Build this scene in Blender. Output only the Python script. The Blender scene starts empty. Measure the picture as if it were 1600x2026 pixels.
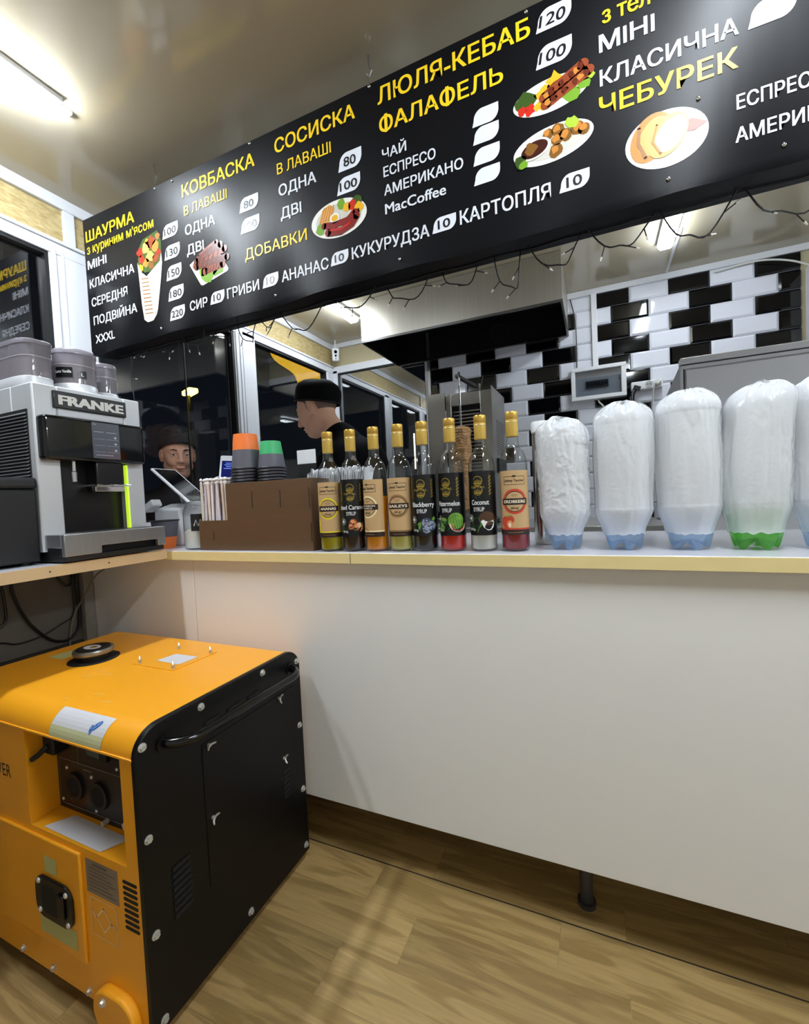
import bpy, math, random
import numpy as np
from mathutils import Vector, Matrix, noise

random.seed(7)
S = bpy.context.scene
COL = S.collection
PI = math.pi
R = math.radians

# ------------------------------------------------------------------ camera
cam_d = bpy.data.cameras.new('camera')
cam = bpy.data.objects.new('camera', cam_d)
COL.objects.link(cam)
S.camera = cam
cam_d.sensor_fit = 'HORIZONTAL'
cam_d.sensor_width = 36.0
cam_d.lens = 863.81 / 1600.0 * 36.0
cam_d.clip_start = 0.02
cam_d.clip_end = 200
_cr = Matrix.Rotation(R(23.716), 3, 'Z') @ Matrix.Rotation(R(-1.989), 3, 'X') @ Matrix.Rotation(R(2.692), 3, 'Y')
_rt, _fw, _up = _cr.col[0], _cr.col[1], _cr.col[2]
cam.matrix_world = Matrix(((_rt.x, _up.x, -_fw.x, 0.0), (_rt.y, _up.y, -_fw.y, 0.0), (_rt.z, _up.z, -_fw.z, 0.99), (0, 0, 0, 1)))

# ------------------------------------------------------------------ exposure, world (night outside)
S.view_settings.view_transform = 'Standard'
S.view_settings.look = 'None'
S.view_settings.exposure = 0.0
S.view_settings.gamma = 1.0
S.view_settings.use_curve_mapping = False
S.cycles.transparent_max_bounces = 24
W = bpy.data.worlds.new('night')
S.world = W
W.use_nodes = True
W.node_tree.nodes['Background'].inputs[0].default_value = (0.012, 0.016, 0.024, 1)
W.node_tree.nodes['Background'].inputs[1].default_value = 0.35

LAMP_STRENGTH = 56.0          # kitchen lamps
LAMP_FRONT = 150.0            # lamps on the customers' side

# ------------------------------------------------------------------ constants of the place
FLOOR = -0.05
CEIL = 2.14
XL = -1.77            # left wall, inner face
YB = 2.82             # back wall, inner face
XR = 2.25
YF = -0.95
CT = 0.848            # counter top

# ------------------------------------------------------------------ materials
def lin(c):
    if isinstance(c, str):
        c = c.lstrip('#')
        c = [int(c[i:i + 2], 16) / 255 for i in (0, 2, 4)]
        return tuple((x / 12.92 if x <= 0.04045 else ((x + 0.055) / 1.055) ** 2.4) for x in c)
    return tuple(c)

_M = {}
def mat(name, col, rough=0.5, metal=0.0, spec=0.5, bump=None, var=None, emit=None, trans=0.0, coat=0.0, alpha=1.0):
    """principled; bump=(scale,strength) noise bump; var=(scale,amount[,stretch]) noise variation of the colour"""
    if name in _M:
        return _M[name]
    m = bpy.data.materials.new(name)
    m.use_nodes = True
    nt = m.node_tree
    b = nt.nodes['Principled BSDF']
    c = lin(col)
    b.inputs['Base Color'].default_value = (*c, 1)
    b.inputs['Roughness'].default_value = rough
    b.inputs['Metallic'].default_value = metal
    b.inputs['Specular IOR Level'].default_value = spec
    b.inputs['Transmission Weight'].default_value = trans
    b.inputs['Coat Weight'].default_value = coat
    b.inputs['Alpha'].default_value = alpha
    if emit:
        b.inputs['Emission Color'].default_value = (*lin(emit[0]), 1)
        b.inputs['Emission Strength'].default_value = emit[1]
    tc = None
    if bump or var:
        tc = nt.nodes.new('ShaderNodeTexCoord')
    if var:
        n = nt.nodes.new('ShaderNodeTexNoise')
        n.inputs['Scale'].default_value = var[0]
        n.inputs['Detail'].default_value = 5
        src = tc.outputs['Object']
        if len(var) > 2:
            mp = nt.nodes.new('ShaderNodeMapping')
            mp.inputs['Scale'].default_value = var[2]
            nt.links.new(src, mp.inputs['Vector'])
            src = mp.outputs['Vector']
        nt.links.new(src, n.inputs['Vector'])
        mx = nt.nodes.new('ShaderNodeMix')
        mx.data_type = 'RGBA'
        a = var[1]
        mx.inputs['A'].default_value = (*[x * (1 - a) for x in c], 1)
        mx.inputs['B'].default_value = (*[min(1, x * (1 + a)) for x in c], 1)
        nt.links.new(n.outputs['Fac'], mx.inputs['Factor'])
        nt.links.new(mx.outputs['Result'], b.inputs['Base Color'])
    if bump:
        n = nt.nodes.new('ShaderNodeTexNoise')
        n.inputs['Scale'].default_value = bump[0]
        n.inputs['Detail'].default_value = 3
        nt.links.new(tc.outputs['Object'], n.inputs['Vector'])
        bp = nt.nodes.new('ShaderNodeBump')
        bp.inputs['Strength'].default_value = bump[1]
        bp.inputs['Distance'].default_value = bump[2] if len(bump) > 2 else 0.002
        nt.links.new(n.outputs['Fac'], bp.inputs['Height'])
        nt.links.new(bp.outputs['Normal'], b.inputs['Normal'])
    _M[name] = m
    return m

def schlick(nt, f0):
    """two-sided mirror share of a clear film: f0 + (1 - f0)(1 - |cos|)^5"""
    N, L = nt.nodes, nt.links
    g = N.new('ShaderNodeNewGeometry')
    d = N.new('ShaderNodeVectorMath'); d.operation = 'DOT_PRODUCT'
    L.new(g.outputs['Incoming'], d.inputs[0]); L.new(g.outputs['Normal'], d.inputs[1])
    a = N.new('ShaderNodeMath'); a.operation = 'ABSOLUTE'; L.new(d.outputs['Value'], a.inputs[0])
    b = N.new('ShaderNodeMath'); b.operation = 'SUBTRACT'; b.inputs[0].default_value = 1.0; b.use_clamp = True
    L.new(a.outputs[0], b.inputs[1])
    c = N.new('ShaderNodeMath'); c.operation = 'POWER'; c.inputs[1].default_value = 5.0; L.new(b.outputs[0], c.inputs[0])
    e = N.new('ShaderNodeMath'); e.operation = 'MULTIPLY_ADD'; e.use_clamp = True
    e.inputs[1].default_value = 1 - f0; e.inputs[2].default_value = f0
    L.new(c.outputs[0], e.inputs[0])
    return e.outputs[0]

def thin_glass(name, tint=(1, 1, 1), base=0.04, rough=0.0, diffuse=None, dfac=0.0, edge=None):
    """a thin clear sheet: Fresnel mix of straight-through and mirror"""
    if name in _M:
        return _M[name]
    m = bpy.data.materials.new(name)
    m.use_nodes = True
    nt = m.node_tree
    nt.nodes.clear()
    out = nt.nodes.new('ShaderNodeOutputMaterial')
    tr = nt.nodes.new('ShaderNodeBsdfTransparent')
    tr.inputs['Color'].default_value = (*tint, 1)
    if edge:                                       # the wall is seen through more glass towards the rim
        g = nt.nodes.new('ShaderNodeMix'); g.data_type = 'RGBA'
        g.inputs['A'].default_value = (*tint, 1); g.inputs['B'].default_value = (*edge, 1)
        pw = nt.nodes.new('ShaderNodeMath'); pw.operation = 'POWER'; pw.inputs[1].default_value = 0.55
        nt.links.new(schlick(nt, 0.0), pw.inputs[0])
        nt.links.new(pw.outputs[0], g.inputs['Factor'])
        nt.links.new(g.outputs['Result'], tr.inputs['Color'])
    gl = nt.nodes.new('ShaderNodeBsdfGlossy')
    gl.inputs['Roughness'].default_value = rough
    mx = nt.nodes.new('ShaderNodeMixShader')
    nt.links.new(schlick(nt, base), mx.inputs['Fac'])
    a = tr
    if diffuse:
        df = nt.nodes.new('ShaderNodeBsdfDiffuse')
        df.inputs['Color'].default_value = (*lin(diffuse), 1)
        m2 = nt.nodes.new('ShaderNodeMixShader')
        m2.inputs['Fac'].default_value = dfac
        nt.links.new(tr.outputs['BSDF'], m2.inputs[1])
        nt.links.new(df.outputs['BSDF'], m2.inputs[2])
        a = m2
    nt.links.new(a.outputs[0], mx.inputs[1])
    nt.links.new(gl.outputs['BSDF'], mx.inputs[2])
    nt.links.new(mx.outputs['Shader'], out.inputs['Surface'])
    _M[name] = m
    return m

def floor_material():
    m = bpy.data.materials.new('oak laminate floor')
    m.use_nodes = True
    nt = m.node_tree
    N, L = nt.nodes, nt.links
    b = N['Principled BSDF']
    b.inputs['Roughness'].default_value = 0.42
    tc = N.new('ShaderNodeTexCoord')
    mp = N.new('ShaderNodeMapping')
    mp.inputs['Location'].default_value = (-0.035, -0.0165, 0)
    L.new(tc.outputs['Object'], mp.inputs['Vector'])
    br = N.new('ShaderNodeTexBrick')
    br.offset = 0.30
    br.inputs['Scale'].default_value = 1
    br.inputs['Brick Width'].default_value = 0.47
    br.inputs['Row Height'].default_value = 0.1165
    br.inputs['Mortar Size'].default_value = 0.0008
    br.inputs['Mortar Smooth'].default_value = 0.0
    br.inputs['Bias'].default_value = 0
    br.inputs['Color1'].default_value = (0, 0, 0, 1)
    br.inputs['Color2'].default_value = (1, 1, 1, 1)
    br.inputs['Mortar'].default_value = (0.5, 0.5, 0.5, 1)
    L.new(mp.outputs['Vector'], br.inputs['Vector'])
    # shift the grain in each plank
    sh = N.new('ShaderNodeVectorMath')
    sh.operation = 'MULTIPLY_ADD'
    sh.inputs[1].default_value = (3.7, 2.3, 5.1)
    L.new(br.outputs['Color'], sh.inputs[0])
    L.new(tc.outputs['Object'], sh.inputs[2])
    g = N.new('ShaderNodeMapping')
    g.inputs['Scale'].default_value = (1.3, 11, 4)
    L.new(sh.outputs['Vector'], g.inputs['Vector'])
    n1 = N.new('ShaderNodeTexNoise')
    n1.inputs['Scale'].default_value = 2.2
    n1.inputs['Detail'].default_value = 6
    n1.inputs['Distortion'].default_value = 1.4
    L.new(g.outputs['Vector'], n1.inputs['Vector'])
    wv = N.new('ShaderNodeMath')
    wv.operation = 'MULTIPLY'
    wv.inputs[1].default_value = 26
    L.new(n1.outputs['Fac'], wv.inputs[0])
    sn = N.new('ShaderNodeMath')
    sn.operation = 'SINE'
    L.new(wv.outputs['Value'], sn.inputs[0])
    g2 = N.new('ShaderNodeMapping')
    g2.inputs['Scale'].default_value = (6, 150, 10)
    L.new(sh.outputs['Vector'], g2.inputs['Vector'])
    n2 = N.new('ShaderNodeTexNoise')
    n2.inputs['Scale'].default_value = 1.0
    n2.inputs['Detail'].default_value = 4
    L.new(g2.outputs['Vector'], n2.inputs['Vector'])
    ramp = N.new('ShaderNodeValToRGB')
    ramp.color_ramp.elements[0].position = 0.25
    ramp.color_ramp.elements[0].color = (*lin('#8d713f'), 1)
    ramp.color_ramp.elements[1].position = 0.75
    ramp.color_ramp.elements[1].color = (*lin('#c0a26c'), 1)
    L.new(n1.outputs['Fac'], ramp.inputs['Fac'])
    hv = N.new('ShaderNodeMapRange')
    hv.inputs['From Min'].default_value = -1
    hv.inputs['To Min'].default_value = 0.87
    hv.inputs['To Max'].default_value = 1.03
    L.new(sn.outputs['Value'], hv.inputs['Value'])
    hv2 = N.new('ShaderNodeMapRange')
    hv2.inputs['From Min'].default_value = 0.3
    hv2.inputs['From Max'].default_value = 0.7
    hv2.inputs['To Min'].default_value = 0.9
    hv2.inputs['To Max'].default_value = 1.07
    L.new(n2.outputs['Fac'], hv2.inputs['Value'])
    hv3 = N.new('ShaderNodeMapRange')
    hv3.inputs['To Min'].default_value = 0.74
    hv3.inputs['To Max'].default_value = 1.12
    L.new(br.outputs['Color'], hv3.inputs['Value'])
    m1 = N.new('ShaderNodeMath'); m1.operation = 'MULTIPLY'
    L.new(hv.outputs['Result'], m1.inputs[0]); L.new(hv2.outputs['Result'], m1.inputs[1])
    m2 = N.new('ShaderNodeMath'); m2.operation = 'MULTIPLY'
    L.new(m1.outputs['Value'], m2.inputs[0]); L.new(hv3.outputs['Result'], m2.inputs[1])
    inv = N.new('ShaderNodeMapRange')
    inv.inputs['To Min'].default_value = 1.0
    inv.inputs['To Max'].default_value = 0.78
    L.new(br.outputs['Fac'], inv.inputs['Value'])
    m3 = N.new('ShaderNodeMath'); m3.operation = 'MULTIPLY'
    L.new(m2.outputs['Value'], m3.inputs[0]); L.new(inv.outputs['Result'], m3.inputs[1])
    vm = N.new('ShaderNodeVectorMath'); vm.operation = 'SCALE'
    L.new(ramp.outputs['Color'], vm.inputs[0]); L.new(m3.outputs['Value'], vm.inputs['Scale'])
    L.new(vm.outputs['Vector'], b.inputs['Base Color'])
    bp = N.new('ShaderNodeBump')
    bp.inputs['Strength'].default_value = 0.15
    bp.inputs['Distance'].default_value = 0.001
    L.new(n2.outputs['Fac'], bp.inputs['Height'])
    L.new(bp.outputs['Normal'], b.inputs['Normal'])
    return m

def chip_material():
    """pressed chipboard strip above the windows: elongated pale flakes"""
    m = bpy.data.materials.new('chipboard strip')
    m.use_nodes = True
    nt = m.node_tree
    N, L = nt.nodes, nt.links
    b = N['Principled BSDF']
    b.inputs['Roughness'].default_value = 0.6
    tc = N.new('ShaderNodeTexCoord')
    mp = N.new('ShaderNodeMapping')
    mp.inputs['Scale'].default_value = (30, 30, 90)
    L.new(tc.outputs['Object'], mp.inputs['Vector'])
    vo = N.new('ShaderNodeTexNoise')
    vo.inputs['Scale'].default_value = 1.0
    vo.inputs['Detail'].default_value = 6
    vo.inputs['Distortion'].default_value = 0.8
    L.new(mp.outputs['Vector'], vo.inputs['Vector'])
    rp = N.new('ShaderNodeValToRGB')
    rp.color_ramp.elements[0].position = 0.3
    rp.color_ramp.elements[0].color = (*lin('#9a8654'), 1)
    rp.color_ramp.elements[1].position = 0.7
    rp.color_ramp.elements[1].color = (*lin('#c0ae80'), 1)
    L.new(vo.outputs['Fac'], rp.inputs['Fac'])
    L.new(rp.outputs['Color'], b.inputs['Base Color'])
    return m

def bag_material(name):
    m = bpy.data.materials.new(name)
    m.use_nodes = True
    nt = m.node_tree
    N, L = nt.nodes, nt.links
    N.clear()
    out = N.new('ShaderNodeOutputMaterial')
    df = N.new('ShaderNodeBsdfDiffuse'); df.inputs['Color'].default_value = (0.93, 0.94, 0.96, 1)
    tl = N.new('ShaderNodeBsdfTranslucent'); tl.inputs['Color'].default_value = (0.93, 0.94, 0.96, 1)
    tr = N.new('ShaderNodeBsdfTransparent'); tr.inputs['Color'].default_value = (0.95, 0.97, 1, 1)
    gl = N.new('ShaderNodeBsdfGlossy'); gl.inputs['Roughness'].default_value = 0.22
    a = N.new('ShaderNodeMixShader'); a.inputs['Fac'].default_value = 0.42
    L.new(df.outputs[0], a.inputs[1]); L.new(tl.outputs[0], a.inputs[2])
    c = N.new('ShaderNodeMixShader'); c.inputs['Fac'].default_value = 0.12
    L.new(a.outputs[0], c.inputs[1]); L.new(tr.outputs[0], c.inputs[2])
    d = N.new('ShaderNodeMixShader')
    L.new(schlick(nt, 0.04), d.inputs['Fac'])
    L.new(c.outputs[0], d.inputs[1]); L.new(gl.outputs[0], d.inputs[2])
    tc = N.new('ShaderNodeTexCoord')
    n = N.new('ShaderNodeTexNoise'); n.inputs['Scale'].default_value = 38; n.inputs['Detail'].default_value = 2
    n.inputs['Distortion'].default_value = 1.5
    L.new(tc.outputs['Object'], n.inputs['Vector'])
    bp = N.new('ShaderNodeBump'); bp.inputs['Strength'].default_value = 0.35; bp.inputs['Distance'].default_value = 0.003
    L.new(n.outputs['Fac'], bp.inputs['Height'])
    for s in (df, tl, gl):
        L.new(bp.outputs[0], s.inputs['Normal'])
    L.new(d.outputs[0], out.inputs['Surface'])
    return m

def syrup_material(name, c, through=0.3):
    """cloudy liquid: light passes through and scatters"""
    m = bpy.data.materials.new('syrup ' + name)
    m.use_nodes = True
    nt = m.node_tree
    N, L = nt.nodes, nt.links
    N.clear()
    out = N.new('ShaderNodeOutputMaterial')
    df = N.new('ShaderNodeBsdfDiffuse'); df.inputs['Color'].default_value = (*lin(c), 1)
    tl = N.new('ShaderNodeBsdfTranslucent'); tl.inputs['Color'].default_value = (*[x ** 0.7 for x in lin(c)], 1)
    gl = N.new('ShaderNodeBsdfGlossy'); gl.inputs['Roughness'].default_value = 0.08
    a = N.new('ShaderNodeMixShader'); a.inputs['Fac'].default_value = through
    L.new(df.outputs[0], a.inputs[1]); L.new(tl.outputs[0], a.inputs[2])
    b = N.new('ShaderNodeMixShader')
    L.new(schlick(nt, 0.02), b.inputs['Fac']); L.new(a.outputs[0], b.inputs[1]); L.new(gl.outputs[0], b.inputs[2])
    L.new(b.outputs[0], out.inputs['Surface'])
    return m

# ------------------------------------------------------------------ mesh builder
class MB:
    def __init__(s):
        s.v = []; s.f = []; s.m = []
    def add(s, vs, fs, m=0):
        o = len(s.v)
        s.v += [tuple(p) for p in vs]
        for f in fs:
            s.f.append(tuple(i + o for i in f)); s.m.append(m)
        return s
    def box(s, x0, x1, y0, y1, z0, z1, m=0):
        vs = [(x, y, z) for x in (x0, x1) for y in (y0, y1) for z in (z0, z1)]
        return s.add(vs, [(0, 1, 3, 2), (4, 6, 7, 5), (0, 4, 5, 1), (2, 3, 7, 6), (0, 2, 6, 4), (1, 5, 7, 3)], m)
    def obox(s, c, ax, ay, az, hx, hy, hz, m=0):
        """oriented box: centre, three unit axes, half sizes"""
        c = Vector(c); ax = Vector(ax).normalized(); ay = Vector(ay).normalized(); az = Vector(az).normalized()
        vs = [c + ax * hx * i + ay * hy * j + az * hz * k for i in (-1, 1) for j in (-1, 1) for k in (-1, 1)]
        fs = [(0, 1, 3, 2), (4, 6, 7, 5), (0, 4, 5, 1), (2, 3, 7, 6), (0, 2, 6, 4), (1, 5, 7, 3)]
        if ax.cross(ay).dot(az) < 0:
            fs = [f[::-1] for f in fs]
        return s.add(vs, fs, m)
    def cyl(s, p0, p1, r0, r1=None, n=20, m=0, caps=True):
        r1 = r0 if r1 is None else r1
        p0 = Vector(p0); p1 = Vector(p1)
        d = (p1 - p0).normalized()
        a = d.orthogonal().normalized(); b = d.cross(a)
        vs = []
        for p, r in ((p0, r0), (p1, r1)):
            for i in range(n):
                t = 2 * PI * i / n
                vs.append(p + (a * math.cos(t) + b * math.sin(t)) * r)
        fs = [(i, (i + 1) % n, n + (i + 1) % n, n + i) for i in range(n)]
        if caps:
            fs += [tuple(range(n - 1, -1, -1)), tuple(range(n, 2 * n))]
        return s.add(vs, fs, m)
    def lathe(s, prof, n=32, c=(0, 0, 0), m=0, sx=1, sy=1, closed=False):
        """prof: (r,z) from bottom to top on the outside"""
        vs = []; fs = []; k = len(prof)
        for r, z in prof:
            for i in range(n):
                t = 2 * PI * i / n
                vs.append((c[0] + r * sx * math.cos(t), c[1] + r * sy * math.sin(t), c[2] + z))
        for j in range(k - 1):
            for i in range(n):
                a, b = j * n + i, j * n + (i + 1) % n
                fs.append((a, b, b + n, a + n))
        if prof[0][0] > 1e-5 and not closed:
            fs.append(tuple(range(n - 1, -1, -1)))
        if prof[-1][0] > 1e-5 and not closed:
            fs.append(tuple(range((k - 1) * n, k * n)))
        return s.add(vs, fs, m)
    def tube(s, pts, r, n=8, m=0, closed=False, caps=True):
        pts = [Vector(p) for p in pts]
        k = len(pts)
        rr = r if isinstance(r, (list, tuple)) else [r] * k
        vs = []; prev = None
        for i, p in enumerate(pts):
            if closed:
                d = (pts[(i + 1) % k] - pts[i - 1])
            else:
                d = pts[min(i + 1, k - 1)] - pts[max(i - 1, 0)]
            d = d.normalized() if d.length > 1e-9 else Vector((0, 0, 1))
            if prev is None:
                a = d.orthogonal().normalized()
            else:
                a = (prev - d * prev.dot(d))
                a = a.normalized() if a.length > 1e-6 else d.orthogonal().normalized()
            prev = a
            b = d.cross(a)
            for j in range(n):
                t = 2 * PI * j / n
                vs.append(p + (a * math.cos(t) + b * math.sin(t)) * rr[i])
        fs = []
        for i in range(k if closed else k - 1):
            for j in range(n):
                a0 = i * n + j; a1 = i * n + (j + 1) % n
                b0 = ((i + 1) % k) * n + j; b1 = ((i + 1) % k) * n + (j + 1) % n
                fs.append((a0, a1, b1, b0))
        if caps and not closed:
            fs += [tuple(range(n - 1, -1, -1)), tuple(range((k - 1) * n, k * n))]
        return s.add(vs, fs, m)
    def prism(s, poly, axis, a0, a1, m=0):
        """poly: 2D points counter-clockwise seen from +axis; axis 'x': (y,z), 'y': (z,x), 'z': (x,y)"""
        def P(p, a):
            return {'x': (a, p[0], p[1]), 'y': (p[1], a, p[0]), 'z': (p[0], p[1], a)}[axis]
        n = len(poly)
        area = sum(poly[i][0] * poly[(i + 1) % n][1] - poly[(i + 1) % n][0] * poly[i][1] for i in range(n))
        if area < 0:
            poly = poly[::-1]
        vs = [P(p, a0) for p in poly] + [P(p, a1) for p in poly]
        fs = [(i, (i + 1) % n, n + (i + 1) % n, n + i) for i in range(n)]
        fs += [tuple(range(n - 1, -1, -1)), tuple(range(n, 2 * n))]
        return s.add(vs, fs, m)
    def ball(s, c, rx, ry=None, rz=None, nu=20, nv=12, m=0):
        ry = rx if ry is None else ry; rz = rx if rz is None else rz
        vs = [(c[0], c[1], c[2] - rz)]; fs = []
        for j in range(1, nv):
            p = -PI / 2 + PI * j / nv
            for i in range(nu):
                t = 2 * PI * i / nu
                vs.append((c[0] + rx * math.cos(p) * math.cos(t), c[1] + ry * math.cos(p) * math.sin(t), c[2] + rz * math.sin(p)))
        vs.append((c[0], c[1], c[2] + rz))
        for i in range(nu):
            fs.append((0, 1 + (i + 1) % nu, 1 + i))
        for j in range(nv - 2):
            for i in range(nu):
                a = 1 + j * nu + i; b = 1 + j * nu + (i + 1) % nu
                fs.append((a, b, b + nu, a + nu))
        o = 1 + (nv - 2) * nu; t = len(vs) - 1
        for i in range(nu):
            fs.append((o + i, o + (i + 1) % nu, t))
        return s.add(vs, fs, m)
    def xf(s, M):
        s.v = [tuple(M @ Vector(p)) for p in s.v]
        return s
    def build(s, name, mats, parent=None, loc=None, bevel=0, seg=2, smooth=40, solid=0, kind=None):
        me = bpy.data.meshes.new(name)
        o = bpy.data.objects.new(name, me)
        off = Vector((0, 0, 0))
        if parent is not None:
            off = OFF[parent.name]
            o.parent = parent
        elif loc is not None:
            off = Vector(loc)
            o.location = off
        OFF[o.name] = off
        me.from_pydata([(p[0] - off.x, p[1] - off.y, p[2] - off.z) for p in s.v], [], s.f)
        for mm in (mats if isinstance(mats, (list, tuple)) else [mats]):
            me.materials.append(mm)
        me.polygons.foreach_set('material_index', s.m)
        if smooth:
            me.polygons.foreach_set('use_smooth', [True] * len(s.f))
            me.set_sharp_from_angle(angle=R(smooth))
        me.update()
        COL.objects.link(o)
        if bevel:
            b = o.modifiers.new('bevel', 'BEVEL')
            b.width = bevel; b.segments = seg; b.limit_method = 'ANGLE'; b.angle_limit = R(35)
            b.harden_normals = False
        if solid:
            b = o.modifiers.new('solid', 'SOLIDIFY'); b.thickness = solid; b.offset = -1
        if kind:
            o['kind'] = kind
        return o

OFF = {}
def thing(name, label, cat, loc=(0, 0, 0), group=None, rz=0.0):
    o = bpy.data.objects.new(name, None)
    o.empty_display_size = 0.05
    COL.objects.link(o)
    o.location = loc
    o.rotation_euler = (0, 0, rz)
    OFF[o.name] = Vector(loc)
    tag(o, label, cat, group)
    return o
def tag(o, label, cat, group=None):
    o['label'] = label; o['category'] = cat
    if group:
        o['group'] = group
    return o
def dup(root, loc, rz=0.0, label=None, group=None):
    r = root.copy(); COL.objects.link(r)
    r.location = loc; r.rotation_euler = (0, 0, rz)
    if label: r['label'] = label
    if group: r['group'] = group
    for ch in list(root.children):
        c = ch.copy(); COL.objects.link(c); c.parent = r
        for g in list(ch.children):
            d = g.copy(); COL.objects.link(d); d.parent = c
    return r

# ------------------------------------------------------------------ flat artwork (lettering, pictures) laid on a surface
_T = {}
def glyphs(txt):
    """triangulated outline of a line of text in the built-in font, size 1"""
    txt = txt.replace('І', 'l')                    # plain bar without serifs
    k = txt
    if k not in _T:
        cu = bpy.data.curves.new('t', 'FONT')
        cu.body = txt; cu.size = 1
        cu.resolution_u = 3; cu.fill_mode = 'FRONT'
        ob = bpy.data.objects.new('t', cu)
        me = ob.to_mesh()
        v = [(p.co.x, p.co.y) for p in me.vertices]
        f = [tuple(p.vertices) for p in me.polygons]
        ob.to_mesh_clear()
        bpy.data.objects.remove(ob); bpy.data.curves.remove(cu)
        _T[k] = (v, f)
    return _T[k]
CAPH = 0.727
class Art:
    """2D shapes (u,v) with a layer number and a material, mapped onto a surface"""
    def __init__(s):
        s.p = []          # (verts, faces, mat, layer)
    def poly(s, vs, fs, m, layer=1):
        s.p.append((vs, fs, m, layer)); return s
    def rect(s, u0, v0, u1, v1, m, layer=1, n=1):
        vs = []; fs = []
        for i in range(n + 1):
            u = u0 + (u1 - u0) * i / n
            vs += [(u, v0), (u, v1)]
        for i in range(n):
            fs.append((2 * i, 2 * i + 2, 2 * i + 3, 2 * i + 1))
        return s.poly(vs, fs, m, layer)
    def ring(s, c, r0, r1, m, layer=1, n=36, a0=0, a1=360, sy=1.0, rot=0.0, k=1):
        vs = []; fs = []
        cr, sr = math.cos(R(rot)), math.sin(R(rot))
        for j in range(k + 1):
            r = r0 + (r1 - r0) * j / k
            for i in range(n + 1):
                t = R(a0 + (a1 - a0) * i / n)
                x, y = r * math.cos(t), r * sy * math.sin(t)
                vs.append((c[0] + x * cr - y * sr, c[1] + x * sr + y * cr))
        for j in range(k):
            for i in range(n):
                a = j * (n + 1) + i
                fs.append((a, a + n + 1, a + n + 2, a + 1))
        return s.poly(vs, fs, m, layer)
    def disc(s, c, rx, ry, m, layer=1, n=24, rot=0.0, k=4):
        return s.ring(c, rx * 0.001, rx, m, layer, n, 0, 360, ry / rx, rot, k)
    def stroke(s, pts, w, m, layer=1):
        vs = []; fs = []
        k = len(pts)
        w = w if isinstance(w, (list, tuple)) else [w] * k
        for i in range(k):
            dx = pts[min(i + 1, k - 1)][0] - pts[max(i - 1, 0)][0]; dy = pts[min(i + 1, k - 1)][1] - pts[max(i - 1, 0)][1]
            d = math.hypot(dx, dy) or 1
            nx, ny = -dy / d * w[i] / 2, dx / d * w[i] / 2
            vs += [(pts[i][0] + nx, pts[i][1] + ny), (pts[i][0] - nx, pts[i][1] - ny)]
        for i in range(k - 1):
            fs.append((2 * i + 1, 2 * i + 3, 2 * i + 2, 2 * i))
        s.poly(vs, fs, m, layer)
        for p, ww in ((pts[0], w[0]), (pts[-1], w[-1])):
            if ww > 0.0005:
                s.disc(p, ww / 2, ww / 2, m, layer, 12, k=1)
        return s
    def fan(s, pts, m, layer=1):
        return s.poly(list(pts), [tuple(range(len(pts)))], m, layer)
    def text(s, txt, u0, v0, w, caph, m, layer=2, bold=0.012, shear=0.0, center=False):
        v, f = glyphs(txt.replace('Ф', 'О'))
        if not v:
            return s
        x0 = min(p[0] for p in v); x1 = max(p[0] for p in v)
        sx = (w / (x1 - x0)) if w else caph / CAPH
        sy = caph / CAPH
        if center:
            u0 = u0 - (x1 - x0) * sx / 2
        b = bold
        # heavier strokes: the outline is laid down in shifted passes, each a hair above the last
        for j, (dx, dy) in enumerate(((b, b * .6), (-b, b * .6), (b, -b * .6), (-b, -b * .6), (0, 0)) if b else ((0, 0),)):
            s.poly([(u0 + (p[0] + dx - x0) * sx + shear * p[1] * sy, v0 + (p[1] + dy) * sy) for p in v], f, m, layer + j * .15)
        if 'Ф' in txt:                             # this letter is a ring with a bar through it
            wo = glyphs('О')[0]
            wd = max(p[0] for p in wo) - min(p[0] for p in wo)
            for i, ch in enumerate(txt):
                if ch == 'Ф':
                    c = max(p[0] for p in glyphs(txt[:i + 1].replace('Ф', 'О'))[0]) - wd / 2
                    s.rect(u0 + (c - .075 - x0) * sx, v0 - .05 * sy, u0 + (c + .075 - x0) * sx, v0 + .80 * sy, m, layer + .8)
        return s
    def mesh(s, fn, step=0.0004):
        """fn(u,v,h) -> 3D"""
        mb = MB()
        for vs, fs, m, layer in s.p:
            mb.add([fn(u, v, layer * step) for u, v in vs], fs, m)
        return mb

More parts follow.
